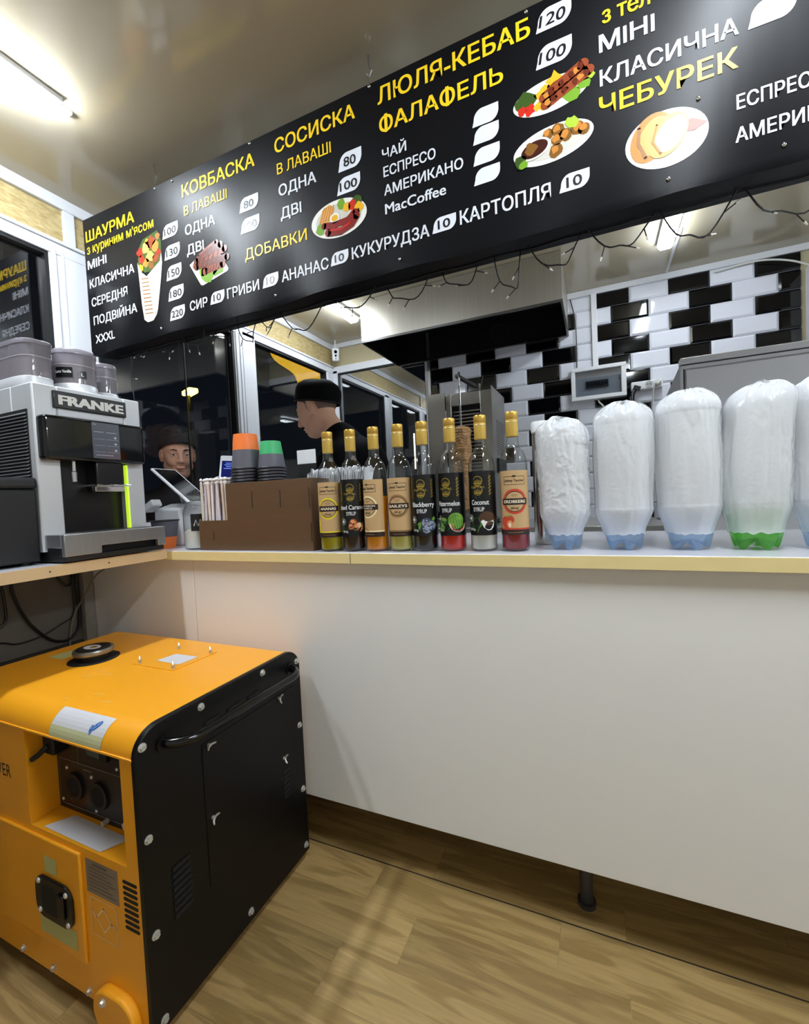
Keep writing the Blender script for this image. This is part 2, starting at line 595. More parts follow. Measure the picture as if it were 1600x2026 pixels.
# ------------------------------------------------------------------ implicit surfaces for bodies
class Field:
    def __init__(s, lo, hi, h):
        s.lo = np.array(lo, float); s.h = h
        s.n = np.ceil((np.array(hi) - s.lo) / h).astype(int) + 1
        s.ax = [s.lo[i] + h * np.arange(s.n[i]) for i in range(3)]
        s.d = np.full(s.n, 0.2)
    def _win(s, lo, hi):
        a = np.clip(np.floor((lo - s.lo) / s.h).astype(int), 0, s.n - 1)
        b = np.clip(np.ceil((hi - s.lo) / s.h).astype(int) + 1, 1, s.n)
        sl = tuple(slice(a[i], b[i]) for i in range(3))
        g = np.meshgrid(*[s.ax[i][sl[i]] for i in range(3)], indexing='ij')
        return sl, np.stack(g, -1)
    def op(s, fn, lo, hi, k, mode='add', pad=0.06):
        sl, P = s._win(np.minimum(lo, hi) - pad, np.maximum(lo, hi) + pad)
        if 0 in P.shape:
            return
        d = fn(P); o = s.d[sl]
        if mode == 'add':
            h = np.clip(0.5 + 0.5 * (o - d) / k, 0, 1)
            s.d[sl] = o * (1 - h) + d * h - k * h * (1 - h)
        else:
            h = np.clip(0.5 - 0.5 * (o + d) / k, 0, 1)
            s.d[sl] = o * (1 - h) - d * h + k * h * (1 - h)
    def cone(s, a, b, ra, rb, k=0.02, M=None, mode='add'):
        a = np.array(a, float); b = np.array(b, float)
        if M is not None:
            a = np.array(M @ Vector(a)); b = np.array(M @ Vector(b))
        ba = b - a; l2 = max(ba @ ba, 1e-9)
        def fn(P):
            t = np.clip(((P - a) @ ba) / l2, 0, 1)
            q = P - a - t[..., None] * ba
            return np.sqrt((q * q).sum(-1)) - (ra + (rb - ra) * t)
        r = max(ra, rb)
        s.op(fn, np.minimum(a, b) - r, np.maximum(a, b) + r, k, mode)
    def ell(s, c, r, k=0.02, M=None, mode='add', rot=None):
        c = np.array(c, float); r = np.array(r, float)
        Rm = np.eye(3)
        if rot is not None:
            Rm = np.array(rot.to_3x3())
        if M is not None:
            c = np.array(M @ Vector(c)); Rm = np.array(M.to_3x3()) @ Rm
        def fn(P):
            q = (P - c) @ Rm
            k0 = np.sqrt(((q / r) ** 2).sum(-1)); k1 = np.sqrt(((q / (r * r)) ** 2).sum(-1))
            return k0 * (k0 - 1) / np.maximum(k1, 1e-9)
        m = r.max()
        s.op(fn, c - m, c + m, k, mode)
    def mesh(s, m_fn=None):
        d = s.d; n = s.n
        ins = d < 0
        c = np.zeros(n - 1, int)
        for i in (0, 1):
            for j in (0, 1):
                for k in (0, 1):
                    c += ins[i:n[0] - 1 + i, j:n[1] - 1 + j, k:n[2] - 1 + k]
        act = (c > 0) & (c < 8)
        idx = np.full(n - 1, -1); cells = np.argwhere(act); idx[act] = np.arange(len(cells))
        acc = np.zeros((len(cells), 3)); cnt = np.zeros(len(cells))
        cor = [(i, j, k) for i in (0, 1) for j in (0, 1) for k in (0, 1)]
        for a in cor:
            for ax in range(3):
                if a[ax]:
                    continue
                b = list(a); b[ax] = 1
                da = d[tuple((cells + a).T)]; db = d[tuple((cells + b).T)]
                x = (da < 0) != (db < 0)
                t = np.where(x, da / np.where(x, da - db, 1), 0)
                p = np.array(a, float)[None] + t[:, None] * (np.array(b) - np.array(a))[None]
                acc[x] += p[x]; cnt[x] += 1
        V = s.lo + (cells + acc / np.maximum(cnt, 1)[:, None]) * s.h
        F = []
        for ax in range(3):
            u, w = (ax + 1) % 3, (ax + 2) % 3
            sl0 = [slice(None)] * 3; sl1 = [slice(None)] * 3
            sl0[ax] = slice(0, n[ax] - 1); sl1[ax] = slice(1, n[ax])
            for q in (u, w):
                sl0[q] = slice(1, n[q] - 1); sl1[q] = slice(1, n[q] - 1)
            A = ins[tuple(sl0)]; B = ins[tuple(sl1)]
            e = np.argwhere(A != B)
            if not len(e):
                continue
            e0 = e.copy(); e0[:, u] += 1; e0[:, w] += 1
            sg = A[tuple(e.T)]
            def at(du, dw):
                q = e0.copy(); q[:, u] -= du; q[:, w] -= dw
                return idx[tuple(q.T)]
            Q = np.stack([at(1, 1), at(0, 1), at(0, 0), at(1, 0)], -1)
            Q[~sg] = Q[~sg][:, ::-1]
            F.append(Q)
        F = np.concatenate(F)
        F = F[(F >= 0).all(1)]
        mb = MB()
        mb.v = [tuple(p) for p in V]; mb.f = [tuple(int(i) for i in q) for q in F]; mb.m = [0] * len(F)
        return mb

# ================================================================== THE SETTING
def struct(mb, name, mats, **k):
    return mb.build(name, mats, kind='structure', **k)

m_pvc = mat('white pvc profile', '#d9dbe0', 0.35)
m_wallgrey = mat('grey lower wall', '#6b675f', 0.7, var=(5, 0.08))
m_beige = mat('beige wall panel', '#b3a988', 0.6, var=(6, 0.06))
m_plain = mat('pale plain wall', '#c4c2bc', 0.6)
m_rubber = mat('black rubber gasket', '#0c0c0d', 0.6)
m_ceil = mat('glossy ceiling panel', '#b9af98', 0.13, spec=0.85, var=(1.5, 0.04))
m_pane = thin_glass('window glass', base=0.09, rough=0.0, tint=(0.93, 0.94, 0.95))
m_pane3 = thin_glass('clear window glass', base=0.04, rough=0.0, tint=(0.97, 0.97, 0.98))
m_pane1 = thin_glass('dusky window glass', base=0.18, tint=(0.9, 0.9, 0.92))
m_pane2 = thin_glass('mirrored window glass', base=0.30, rough=0.0, tint=(0.85, 0.87, 0.88))
m_steel = mat('brushed steel', '#b9b8b5', 0.3, metal=1.0, var=(3, 0.12, (1, 1, 60)))
m_steel_d = mat('dark brushed steel', '#6d6c69', 0.32, metal=1.0)
m_chrome = mat('chrome', '#dcdcdc', 0.12, metal=1.0)
m_black = mat('black plastic', '#0b0b0d', 0.3)
m_blackm = mat('black matte', '#08080a', 0.55)
m_white = mat('white plastic', '#dfe0e2', 0.35)
m_cable = mat('black cable', '#0a0a0b', 0.45)
m_wcable = mat('white cable', '#d5d4cf', 0.45)

# floor, ceiling
struct(MB().box(XL - 0.1, XR, YF, YB + 0.1, FLOOR - 0.1, FLOOR), 'floor', floor_material(), smooth=0)
struct(MB().box(XL - 0.1, XR, YF, YB + 0.1, CEIL, CEIL + 0.08), 'ceiling', m_ceil, smooth=0)
# panel joint strips on the ceiling (run front to back)
mb = MB()
for x in (0.385, 1.49):
    mb.box(x - 0.006, x + 0.006, 2.36, YB, CEIL - 0.004, CEIL + 0.001)
struct(mb, 'trim_1', m_pvc, smooth=0)

# left wall: lower part, chipboard strip, then PVC posts between the windows
WB, WT = 0.90, 1.945           # bottom and top of the glazed band
mb = MB()
mb.box(XL - 0.06, XL, YF, YB, FLOOR, WB, 0)
mb.box(XL - 0.06, XL, YF, YB, WT, CEIL, 1)
struct(mb, 'wall_left', [m_wallgrey, chip_material()], smooth=0)
# cornice profile along ceiling, left and back
struct(MB().box(XL - 0.002, XL + 0.016, YF, YB, CEIL - 0.042, CEIL), 'trim_2', m_pvc, bevel=0.003)
struct(MB().box(XL - 0.002, XL + 0.012, 1.020, 1.058, WT + 0.02, CEIL - 0.03), 'trim_3', m_pvc, bevel=0.002)
# frame rails of the left glazing
mb = MB()
for z0, z1 in ((WT - 0.02, WT + 0.028), (WB - 0.03, WB + 0.03)):
    mb.box(XL - 0.05, XL + 0.012, YF, YB, z0, z1)
mb.box(XL - 0.05, XL + 0.020, YF, YB, WT + 0.020, WT + 0.032)
struct(mb, 'trim_4', m_pvc, bevel=0.002)
def post(name, y0, y1, steps):
    mb = MB()
    mb.box(XL - 0.05, XL + 0.008, y0, y1, WB, WT)
    for a, b, d in steps:
        mb.box(XL - 0.05, XL + d, a, b, WB, WT)
    struct(mb, name, m_pvc, bevel=0.002)
post('trim_5', 0.965, 1.112, [(0.972, 0.985, 0.016), (1.004, 1.012, 0.014), (1.012, 1.112, 0.011)])
post('trim_6', 1.835, 1.99, [(1.842, 1.856, 0.016), (1.872, 1.880, 0.014), (1.894, 1.990, 0.012)])
post('trim_7', 2.725, YB, [(2.735, 2.75, 0.015), (2.765, YB, 0.01)])
def window(name, y0, y1, x=XL, sash=None, glass=None):
    fr = MB()
    w = 0.012
    fr.box(x - 0.035, x + 0.004, y0, y0 + w, WB + 0.03, WT - 0.02)
    fr.box(x - 0.035, x + 0.004, y1 - w, y1, WB + 0.03, WT - 0.02)
    fr.box(x - 0.035, x + 0.004, y0 + w, y1 - w, WT - 0.032, WT - 0.02)
    o = struct(fr, name, m_rubber, smooth=0)
    if sash is None:
        MB().box(x - 0.022, x - 0.018, y0 + w, y1 - w, WB + 0.03, WT - 0.032).build('pane', glass or m_pane, o, smooth=0)
    else:
        MB().box(x - 0.016, x - 0.012, y0 + w, sash, WB + 0.03, WT - 0.032).build('pane', m_pane3, o, smooth=0)
        MB().box(x - 0.026, x - 0.022, sash - 0.02, y1 - w, WB + 0.03, WT - 0.032).build('pane', m_pane3, o, smooth=0)
        MB().box(x - 0.018, x - 0.010, sash - 0.002, sash + 0.003, WB + 0.03, WT - 0.032).build('gasket', m_rubber, o, smooth=0)
    return o
window('window_1', -0.70, 0.965, glass=m_pane1)
window('window_2', 1.112, 1.835, sash=1.527)
window('window_3', 1.99, 2.725)
struct(MB().box(XL - 0.06, XL, YF, -0.70, WB, WT), 'trim_8', m_pvc, smooth=0)

# back wall: glazed part on the left, tiles, beige panel on the right
TX0, TX1 = -1.005, 0.957
mb = MB()
mb.box(XL - 0.06, TX0, YB, YB + 0.08, FLOOR, WB, 0)
mb.box(XL - 0.06, TX0, YB, YB + 0.08, WT, CEIL, 0)
mb.box(TX0, XR, YB + 0.001, YB + 0.08, FLOOR, CEIL, 0)
struct(mb, 'wall_back', [m_beige], smooth=0)
fr = MB()
fr.box(XL, TX0, YB - 0.012, YB + 0.04, WT - 0.02, WT + 0.03)
fr.box(XL, TX0, YB - 0.012, YB + 0.04, WB - 0.03, WB + 0.03)
fr.box(XL, XL + 0.045, YB - 0.012, YB + 0.04, WB, WT)
fr.box(TX0 - 0.03, TX0, YB - 0.012, YB + 0.04, WB, WT)
o = struct(fr, 'window_4', m_pvc, bevel=0.002)
MB().box(XL + 0.045, TX0 - 0.03, YB + 0.008, YB + 0.012, WB + 0.03, WT - 0.02).build('pane', m_pane2, o, smooth=0)
g = MB()
for x0, x1, z0, z1 in ((XL + 0.043, XL + 0.051, WB + 0.03, WT - 0.02), (TX0 - 0.036, TX0 - 0.028, WB + 0.03, WT - 0.02), (XL + 0.05, TX0 - 0.036, WT - 0.028, WT - 0.02)):
    g.box(x0, x1, YB - 0.002, YB + 0.006, z0, z1)
g.build('gasket', m_rubber, o, smooth=0)
struct(MB().box(XL, XR, YB - 0.016, YB, CEIL - 0.034, CEIL), 'trim_9', m_pvc, bevel=0.003)
struct(MB().box(TX0 - 0.008, TX0 + 0.012, YB - 0.022, YB, WB - 0.1, CEIL - 0.034), 'trim_10', m_steel, bevel=0.001)

# glazed metro tiles, laid in brick bond, black and white alternating along each row
TW, TH = 0.1905, 0.0945
m_tw = mat('white glazed tile', '#dfe1ea', 0.07, spec=0.55)
m_tb = mat('black glazed tile', '#050507', 0.06, spec=0.55)
m_grout = mat('tile grout', '#8e8f94', 0.8)
mb = MB()
mb.box(TX0 + 0.012, TX1, YB - 0.002, YB + 0.001, 0.70, CEIL - 0.034, 2)
bev, th, gp = 0.010, 0.007, 0.0008
ztop = 2.118
for r in range(15):
    z1 = ztop - r * TH; z0 = z1 - TH
    ph = 0.203 if r % 2 == 0 else 0.298
    for k in range(-8, 6):
        x0 = ph + k * TW; x1 = x0 + TW
        if x1 <= TX0 + 0.013 or x0 >= TX1:
            continue
        white = (k % 2 == 0)
        cl, cr_ = x0 < TX0 + 0.013, x1 > TX1
        xa = max(x0, TX0 + 0.013) + gp; xb = min(x1, TX1) - gp
        if xb - xa < 0.012:
            continue
        bl = 0 if cl else bev; br_ = 0 if cr_ else bev
        za, zb = z0 + gp, min(z1 - gp, CEIL - 0.034)
        y0, y1 = YB - 0.003, YB - 0.003 - th
        vs = [(xa, y0, za), (xb, y0, za), (xb, y0, zb), (xa, y0, zb),
              (xa + bl, y1, za + bev), (xb - br_, y1, za + bev), (xb - br_, y1, zb - bev), (xa + bl, y1, zb - bev)]
        mb.add(vs, [(4, 5, 6, 7), (0, 1, 5, 4), (1, 2, 6, 5), (2, 3, 7, 6), (3, 0, 4, 7)], 0 if white else 1)
struct(mb, 'wall_back_tiles', [m_tw, m_tb, m_grout], smooth=0)
# far right end and the customers' side
struct(MB().box(XR, XR + 0.06, YF, YB + 0.1, FLOOR, CEIL), 'wall_right', m_plain, smooth=0)
struct(MB().box(XL - 0.1, XR, YF - 0.06, YF, FLOOR, CEIL), 'wall_front', m_plain, smooth=0)

# the dark yard outside, so that the windows look out on something
struct(MB().box(-14, XL - 0.1, -8, 14, -0.50, -0.40), 'ground_outside', mat('night asphalt', '#1b1b1d', 0.7), smooth=0)

struct(MB().box(XL, XR, 1.064, 1.067, FLOOR - 0.001, FLOOR + 0.0006), 'trim_13', mat('dark floor joint', '#1d150c', 0.8), smooth=0)

# ------------------------------------------------------------------ ceiling lamps
m_diff = mat('lit lamp diffuser', '#ffffff', 0.4, emit=((0.84, 0.92, 1.0), LAMP_STRENGTH))
m_diff2 = mat('lit lamp diffuser front', '#ffffff', 0.4, emit=((0.84, 0.92, 1.0), LAMP_FRONT))
def lamp(x, y0, y1, label):
    t = thing('ceiling_lamp', label, 'lamp', (x, (y0 + y1) / 2, CEIL), 'slim white lamps along the ceiling')
    MB().box(x - 0.036, x + 0.036, y0 - 0.012, y1 + 0.012, CEIL - 0.014, CEIL).build('housing', m_white, t, bevel=0.002)
    h = 0.030
    pr = [(x - 0.033, CEIL - 0.014), (x + 0.033, CEIL - 0.014), (x + 0.029, CEIL - h), (x + 0.020, CEIL - h - 0.008), (x - 0.020, CEIL - h - 0.008), (x - 0.029, CEIL - h)]
    mb = MB(); mb.prism([(p[1], p[0]) for p in pr], 'y', y0, y1)
    mb.build('diffuser', m_diff if y0 > 1 else m_diff2, t, smooth=0)
    MB().box(x - 0.012, x + 0.012, y1 + 0.012, y1 + 0.05, CEIL - 0.010, CEIL).build('end_connector', m_white, t, bevel=0.002)
lamp(-1.355, 0.18, 0.775, 'glowing white ceiling lamp at the left, in front of the menu board')
lamp(-1.365, 1.86, 2.455, 'glowing white ceiling lamp behind the menu board, left of the steel hood')
lamp(0.335, 1.86, 2.450, 'glowing white ceiling lamp above the tiled wall, right of the steel hood')
lamp(0.335, 0.18, 0.775, 'glowing white ceiling lamp over the customers, mirrored in the menu board')
lamp(2.02, 0.18, 0.775, 'unseen ceiling lamp added over the customers at the far right for more light')  # unseen; added at the row spacing to brighten the right side
lamp(2.02, 1.86, 2.450, 'unseen ceiling lamp added above the chiller cabinet at the far right for more light')  # unseen kitchen counterpart, added along with it

# ------------------------------------------------------------------ counter
m_edge = mat('cream edging strip', '#e6d397', 0.5, var=(30, 0.05))
m_ctop = mat('glossy pale worktop', '#d4d3da', 0.12, spec=0.5)
m_panel = mat('white laminate panel', '#e6e5e2', 0.45, var=(2.5, 0.025))
t = thing('counter', 'long white serving counter with cream front edge, bottles standing on it', 'counter', (0.2, 1.25, FLOOR))
MB().box(XL + 0.012, 1.9, 1.003, 1.55, CT - 0.029, CT).build('worktop', m_ctop, t, bevel=0.0015)
mb = MB().box(XL + 0.28, 1.9, 1.0, 1.003, CT - 0.029, CT - 0.0015)
mb.box(-0.604, -0.6025, 0.9992, 1.0, CT - 0.029, CT - 0.0015, 1)
mb.build('edging', [m_edge, mat('dark seam', '#4d432b', 0.7)], t, smooth=0, bevel=0.0004)
SX = -1.213
mb = MB().box(XL + 0.002, SX - 0.0012, 1.022, 1.04, 0.128, CT - 0.029)
mb.build('front_panel', m_panel, t, bevel=0.001)
MB().box(SX + 0.0012, 1.9, 1.022, 1.04, 0.128, CT - 0.029).build('front_panel', m_panel, t, bevel=0.001)
MB().box(XL + 0.002, 1.9, 1.52, 1.536, 0.10, CT - 0.029).build('rear_panel', m_panel, t, smooth=0)
MB().box(XL + 0.002, 1.9, 1.04, 1.52, 0.128, 0.146).build('bottom_panel', m_panel, t, smooth=0)
for x in (-1.45, -1.0, -0.05, 0.62, 1.3):
    mb = MB()
    mb.cyl((x, 1.135, FLOOR), (x, 1.135, FLOOR + 0.012), 0.022, 0.022)
    mb.cyl((x, 1.135, FLOOR + 0.012), (x, 1.135, 0.128), 0.015, 0.017)
    mb.build('leg', mat('grey plastic leg', '#39393b', 0.45), t)

# side shelf under the coffee machine
t = thing('shelf', 'narrow side shelf with pale edge carrying the coffee machine and black milk cooler', 'shelf', (XL, 0.4, CT))
MB().box(XL + 0.005, -1.303, -0.25, 0.998, 0.824, 0.854).build('board', m_ctop, t, smooth=0)
mb = MB().box(-1.303, -1.300, -0.25, 0.998, 0.824, 0.854)
for y in (0.66, 0.81):
    mb.cyl((-1.3002, y, 0.839), (-1.2995, y, 0.839), 0.0022, n=10, m=1)
mb.build('edging', [mat('pale pine edging', '#cdb48b', 0.55), m_blackm], t)
for y in (0.15,):
    mb = MB()
    mb.add(
        [(XL + 0.002, y, 0.824), (-1.42, y, 0.824), (XL + 0.002, y, 0.52), (XL + 0.002, y + 0.012, 0.824), (-1.42, y + 0.012, 0.824), (XL + 0.002, y + 0.012, 0.52)],
        [(0, 2, 1), (3, 4, 5), (0, 1, 4, 3), (1, 2, 5, 4), (2, 0, 3, 5)])
    mb.build('bracket', mat('grey bracket', '#6d6a62', 0.6), t, smooth=0)
# corner post where wall and counter panel meet
struct(MB().box(XL, XL + 0.035, 0.985, 1.021, FLOOR, 0.824), 'trim_11', mat('grey corner strip', '#8c8980', 0.6), bevel=0.002)
struct(MB().box(XL, XL + 0.012, YF, 0.985, 0.505, 0.517), "trim_12", mat('dark cable strip', '#35332f', 0.6), smooth=0)

# ================================================================== MENU BOARD
SZ0, SZ1, SX0, SX1 = 1.547, 2.008, -1.617, 1.55
m_board = mat('black banner vinyl', '#06070c', 0.42, spec=0.21, bump=(5, 0.08, 0.003))
m_yel = mat('yellow print', '#f2cb24', 0.4, spec=0.25)
m_wht = mat('white print', '#dcdfe6', 0.4, spec=0.25)
m_ink = mat('black print', '#121317', 0.35)
P_ = lambda n, c: mat('print ' + n, c, 0.33, spec=0.3)
sign = thing('menu_board', 'long black banner menu board with yellow and white lettering hung from the ceiling', 'sign', (0, 1.045, SZ1))
mb = MB()
# banner face with a slightly wavy lower edge, wrapped over a box frame
n = 120
top = []; bot = []
for i in range(n + 1):
    x = SX0 + (SX1 - SX0) * i / n
    top.append((x, 1.0, SZ1 + 0.004 * math.sin(x * 2.1) * 0.5))
    bot.append((x, 1.0, SZ0 + 0.003 * math.sin(x * 9) + 0.012))
vs = top + bot
low = []
for i in range(n + 1):
    x = SX0 + (SX1 - SX0) * i / n
    low.append((x, 1.004 + 0.004 * math.sin(x * 23 + 1), SZ0 - 0.004 + 0.003 * math.sin(x * 9)))
vs += low + [(p[0], 1.09, SZ0 + 0.002) for p in low] + [(p[0], 1.09, SZ1) for p in top]
k = n + 1
fs = []
for i in range(n):
    fs.append((k + i, k + i + 1, i + 1, i))
    fs.append((2 * k + i, 2 * k + i + 1, k + i + 1, k + i))
    fs.append((3 * k + i, 3 * k + i + 1, 2 * k + i + 1, 2 * k + i))
    fs.append((4 * k + i, 4 * k + i + 1, 3 * k + i + 1, 3 * k + i))
    fs.append((i, i + 1, 4 * k + i + 1, 4 * k + i))
for e in (0, n):
    q = (e, 4 * k + e, 3 * k + e, 2 * k + e, k + e)
    fs.append(q if e else q[::-1])
mb.add(vs, fs)
mb.build('banner', m_board, sign, smooth=30)
flat = lambda u, v, h: (u, 0.9995 - h, v)
MENU = [
 ('ШАУРМА', 'Y', -1.6037, 1.9287, .2499, .036), ('з куриним м’ясом', 'Y', -1.6024, 1.8866, .3377, .031),
 ('МІНІ', 'W', -1.6039, 1.8354, .0999, .029), ('КЛАСИЧНА', 'W', -1.5999, 1.7701, .2313, .029), ('СЕРЕДНЯ', 'W', -1.5967, 1.7056, .1879, .029),
 ('ПОДВІЙНА', 'W', -1.5925, 1.6418, .225, .029), ('XXXL', 'W', -1.5891, 1.5782, .1016, .029),
 ('КОВБАСКА', 'Y', -1.131, 1.9357, .2837, .037), ('В ЛАВАШІ', 'Y', -1.1276, 1.8801, .1734, .028), ('ОДНА', 'W', -1.1277, 1.821, .1218, .029), ('ДВІ', 'W', -1.1253, 1.761, .0695, .029),
 ('СОСИСКА', 'Y', -.7743, 1.9422, .2501, .037), ('В ЛАВАШІ', 'Y', -.7707, 1.8844, .1726, .0285), ('ОДНА', 'W', -.7686, 1.8262, .1213, .029), ('ДВІ', 'W', -.7662, 1.7642, .0674, .029),
 ('ДОБАВКИ', 'Y', -.8991, 1.688, .2137, .030), ('СИР', 'W', -1.1273, 1.5929, .0725, .028), ('ГРИБИ', 'W', -.9747, 1.596, .1193, .029), ('АНАНАС', 'W', -.7744, 1.5969, .1515, .029),
 ('КУКУРУДЗА', 'W', -.5512, 1.6013, .2098, .029), ('ЛЮЛЯ-КЕБАБ', 'Y', -.4582, 1.9477, .359, .0395), ('ФАЛАФЕЛЬ', 'Y', -.4571, 1.8793, .2987, .037),
 ('ЧАЙ', 'W', -.4535, 1.8159, .0633, .023), ('ЕСПРЕСО', 'W', -.452, 1.7731, .1341, .024), ('АМЕРИКАНО', 'W', -.4525, 1.7292, .1989, .024), ('MacCoffee', 'W', -.4521, 1.6844, .1554, .025),
 ('КАРТОПЛЯ', 'W', -.2657, 1.6058, .1972, .031), ('з тел', 'Y', .0394, 1.9083, .0824, .032), ('МІНІ', 'W', .0327, 1.8558, .095, .033), ('КЛАСИЧНА', 'W', .0321, 1.7909, .2257, .031),
 ('ЧЕБУРЕК', 'Y', .0297, 1.7337, .2262, .036), ('ЕСПРЕСО', 'W', .2537, 1.66, .124, .0255), ('АМЕРИКАНО', 'W', .2511, 1.6027, .178, .0255)]
for txt, c, x, z, w, h in MENU:
    Art().text(txt, x, z, w, h, 0, 1, bold=0.012 if h < .032 and c == 'Y' else 0.018).mesh(flat).build('menu_lettering', m_yel if c == 'Y' else m_wht, sign, smooth=0)
TAGS = [('100', -1.2282, 1.8356, -1.1574, 1.876), ('130', -1.2252, 1.7696, -1.1551, 1.8108), ('150', -1.2219, 1.705, -1.1533, 1.7479), ('180', -1.2194, 1.6409, -1.1496, 1.6821),
 ('220', -1.2179, 1.5799, -1.1498, 1.6194), ('80', -.9113, 1.8219, -.8404, 1.8606), ('100', -.9108, 1.7629, -.8404, 1.8025), ('80', -.5792, 1.8256, -.5101, 1.869), ('100', -.5863, 1.7693, -.517, 1.8097),
 ('10', -1.0435, 1.5928, -.9853, 1.627), ('10', -.8428, 1.595, -.7862, 1.6294), ('10', -.6162, 1.5993, -.5615, 1.6314), ('10', -.3339, 1.6034, -.275, 1.637), ('10', -.0514, 1.6077, .0076, 1.6427),
 ('120', -.0868, 1.9452, -.0164, 1.9887), ('100', -.0895, 1.8726, -.0176, 1.916), ('', -.229, 1.8068, -.1701, 1.843), ('', -.229, 1.7681, -.1705, 1.8037), ('', -.2302, 1.7228, -.1703, 1.7585), ('', -.2304, 1.68, -.1713, 1.7143),
 ('', .2719, 1.7907, .3407, 1.832)]
def leaf(x0, z0, x1, z1):
    w, h = x1 - x0, z1 - z0
    r = h * 0.62
    pts = [(x0, z0)]
    pts += [(x1 - r * 0.9 + r * 0.9 * math.sin(a), z0 + r - r * math.cos(a)) for a in [i * PI / 16 for i in range(9)]]
    pts += [(x1, z1)]
    pts += [(x0 + w * 0.06 + r * 0.9 - r * 0.9 * math.sin(a), z1 - r + r * math.cos(a)) for a in [i * PI / 16 for i in range(9)]]
    return pts
for txt, x0, z0, x1, z1 in TAGS:
    a = Art().fan(leaf(x0, z0, x1, z1), 0, 1)
    if txt:
        big = txt in ('120',) or (txt == '100' and x0 > -0.2)
        h = (z1 - z0) * (0.55 if txt != '10' else 0.62)
        w = (x1 - x0) * (0.72 if len(txt) == 3 else 0.5)
        a.text(txt, (x0 + x1) / 2 - w / 2 + (0.0 if not big else -0.004), z0 + (z1 - z0) * 0.2, w, h, 1, 2, bold=0.012, shear=0.18 if big else 0.0)
    a.mesh(flat).build('price_tag', [m_wht, m_ink], sign, smooth=0)

# ---- printed food pictures
pc = [P_('plate', '#e4e2da'), P_('plate shade', '#c9c6bb'), P_('sausage', '#8a3f22'), P_('sausage dark', '#5d2312'), P_('salad', '#6f9a2c'), P_('tomato', '#c42a1c'), P_('yellow', '#e0a928'),
      P_('crust', '#c27f36'), P_('crust light', '#dda45a'), P_('falafel', '#7d5423'), P_('sauce', '#3c1710'), P_('greens dark', '#39511f'), P_('bread', '#e6dbc4'), P_('grill mark', '#9a6a3c'), P_('lime', '#a3c93a'), P_('red sausage', '#7c1f1a')]
PL, PS, SA, SD, GR, TO, YE, CR, CL, FA, SC, GD, BR, GM, LI, RS = range(16)
def picture(art):
    art.mesh(flat, 0.00025).build('food_picture', pc, sign, smooth=0)
rnd = random.Random(3)
def wig(x, z, r, n=11, amp=0.3):
    return [(x + r * (1 + rnd.uniform(-amp, amp)) * math.cos(2 * PI * i / n), z + r * (1 + rnd.uniform(-amp, amp)) * math.sin(2 * PI * i / n)) for i in range(n)]
# wrap
a = Art()
a.fan([(-1.3503, 1.79), (-1.3350, 1.845), (-1.318, 1.862), (-1.2506, 1.873), (-1.236, 1.838), (-1.238, 1.775), (-1.27, 1.752), (-1.32, 1.757)], GD, 1)
for x, z, r, c in [(-1.335, 1.825, .014, TO), (-1.33, 1.80, .013, TO), (-1.305, 1.83, .017, CL), (-1.28, 1.845, .018, SA), (-1.262, 1.825, .017, CR), (-1.29, 1.80, .018, CL), (-1.265, 1.79, .015, SA), (-1.31, 1.785, .014, CR), (-1.25, 1.855, .01, GM), (-1.335, 1.775, .011, YE), (-1.285, 1.772, .012, FA), (-1.25, 1.805, .01, TO), (-1.30, 1.85, .009, YE)]:
    a.fan(wig(x, z, r), c, 2)
a.fan([(-1.3503, 1.795), (-1.333, 1.76), (-1.31, 1.742), (-1.286, 1.70), (-1.277, 1.66), (-1.279, 1.61), (-1.292, 1.598), (-1.318, 1.597), (-1.334, 1.608), (-1.341, 1.66)], BR, 4)
a.fan([(-1.238, 1.80), (-1.246, 1.775), (-1.312, 1.742), (-1.288, 1.70), (-1.279, 1.66), (-1.277, 1.61), (-1.268, 1.63), (-1.246, 1.72), (-1.236, 1.77)], PL, 3)
for i in range(10):
    z = 1.735 - i * 0.0125
    a.stroke([(-1.335 + 0.001 * i, z + 0.004), (-1.304 + 0.0015 * i, z)], 0.0035, GM, 5)
picture(a)
# sausages on a square plate
a = Art()
a.fan([(-1.1184, 1.7295), (-1.0765, 1.6602), (-1.068, 1.657), (-0.969, 1.676), (-0.964, 1.682), (-0.995, 1.735), (-1.10, 1.738)], PL, 1)
for q in wig(-1.04, 1.69, 0.03, 9), wig(-1.005, 1.69, .02, 9), wig(-1.065, 1.70, .018, 9):
    a.fan(q, GR, 2)
for p, q, w, c in [((-1.055, 1.695), (-0.985, 1.70), .022, SA), ((-1.09, 1.716), (-0.967, 1.716), .020, SD), ((-1.095, 1.722), (-0.975, 1.742), .021, SA), ((-1.09, 1.733), (-0.99, 1.758), .02, SD), ((-1.08, 1.742), (-1.005, 1.768), .016, SA)]:
    a.stroke([p, ((p[0] + q[0]) / 2, (p[1] + q[1]) / 2 + 0.002), q], w, c, 3 if c == SA else 4)
    for i in range(5):
        t = (i + 0.7) / 6
        a.stroke([(p[0] + (q[0] - p[0]) * t - .003, p[1] + (q[1] - p[1]) * t - w * .3), (p[0] + (q[0] - p[0]) * t + .004, p[1] + (q[1] - p[1]) * t + w * .3)], .0025, SD if c == SA else SA, 5)
picture(a)
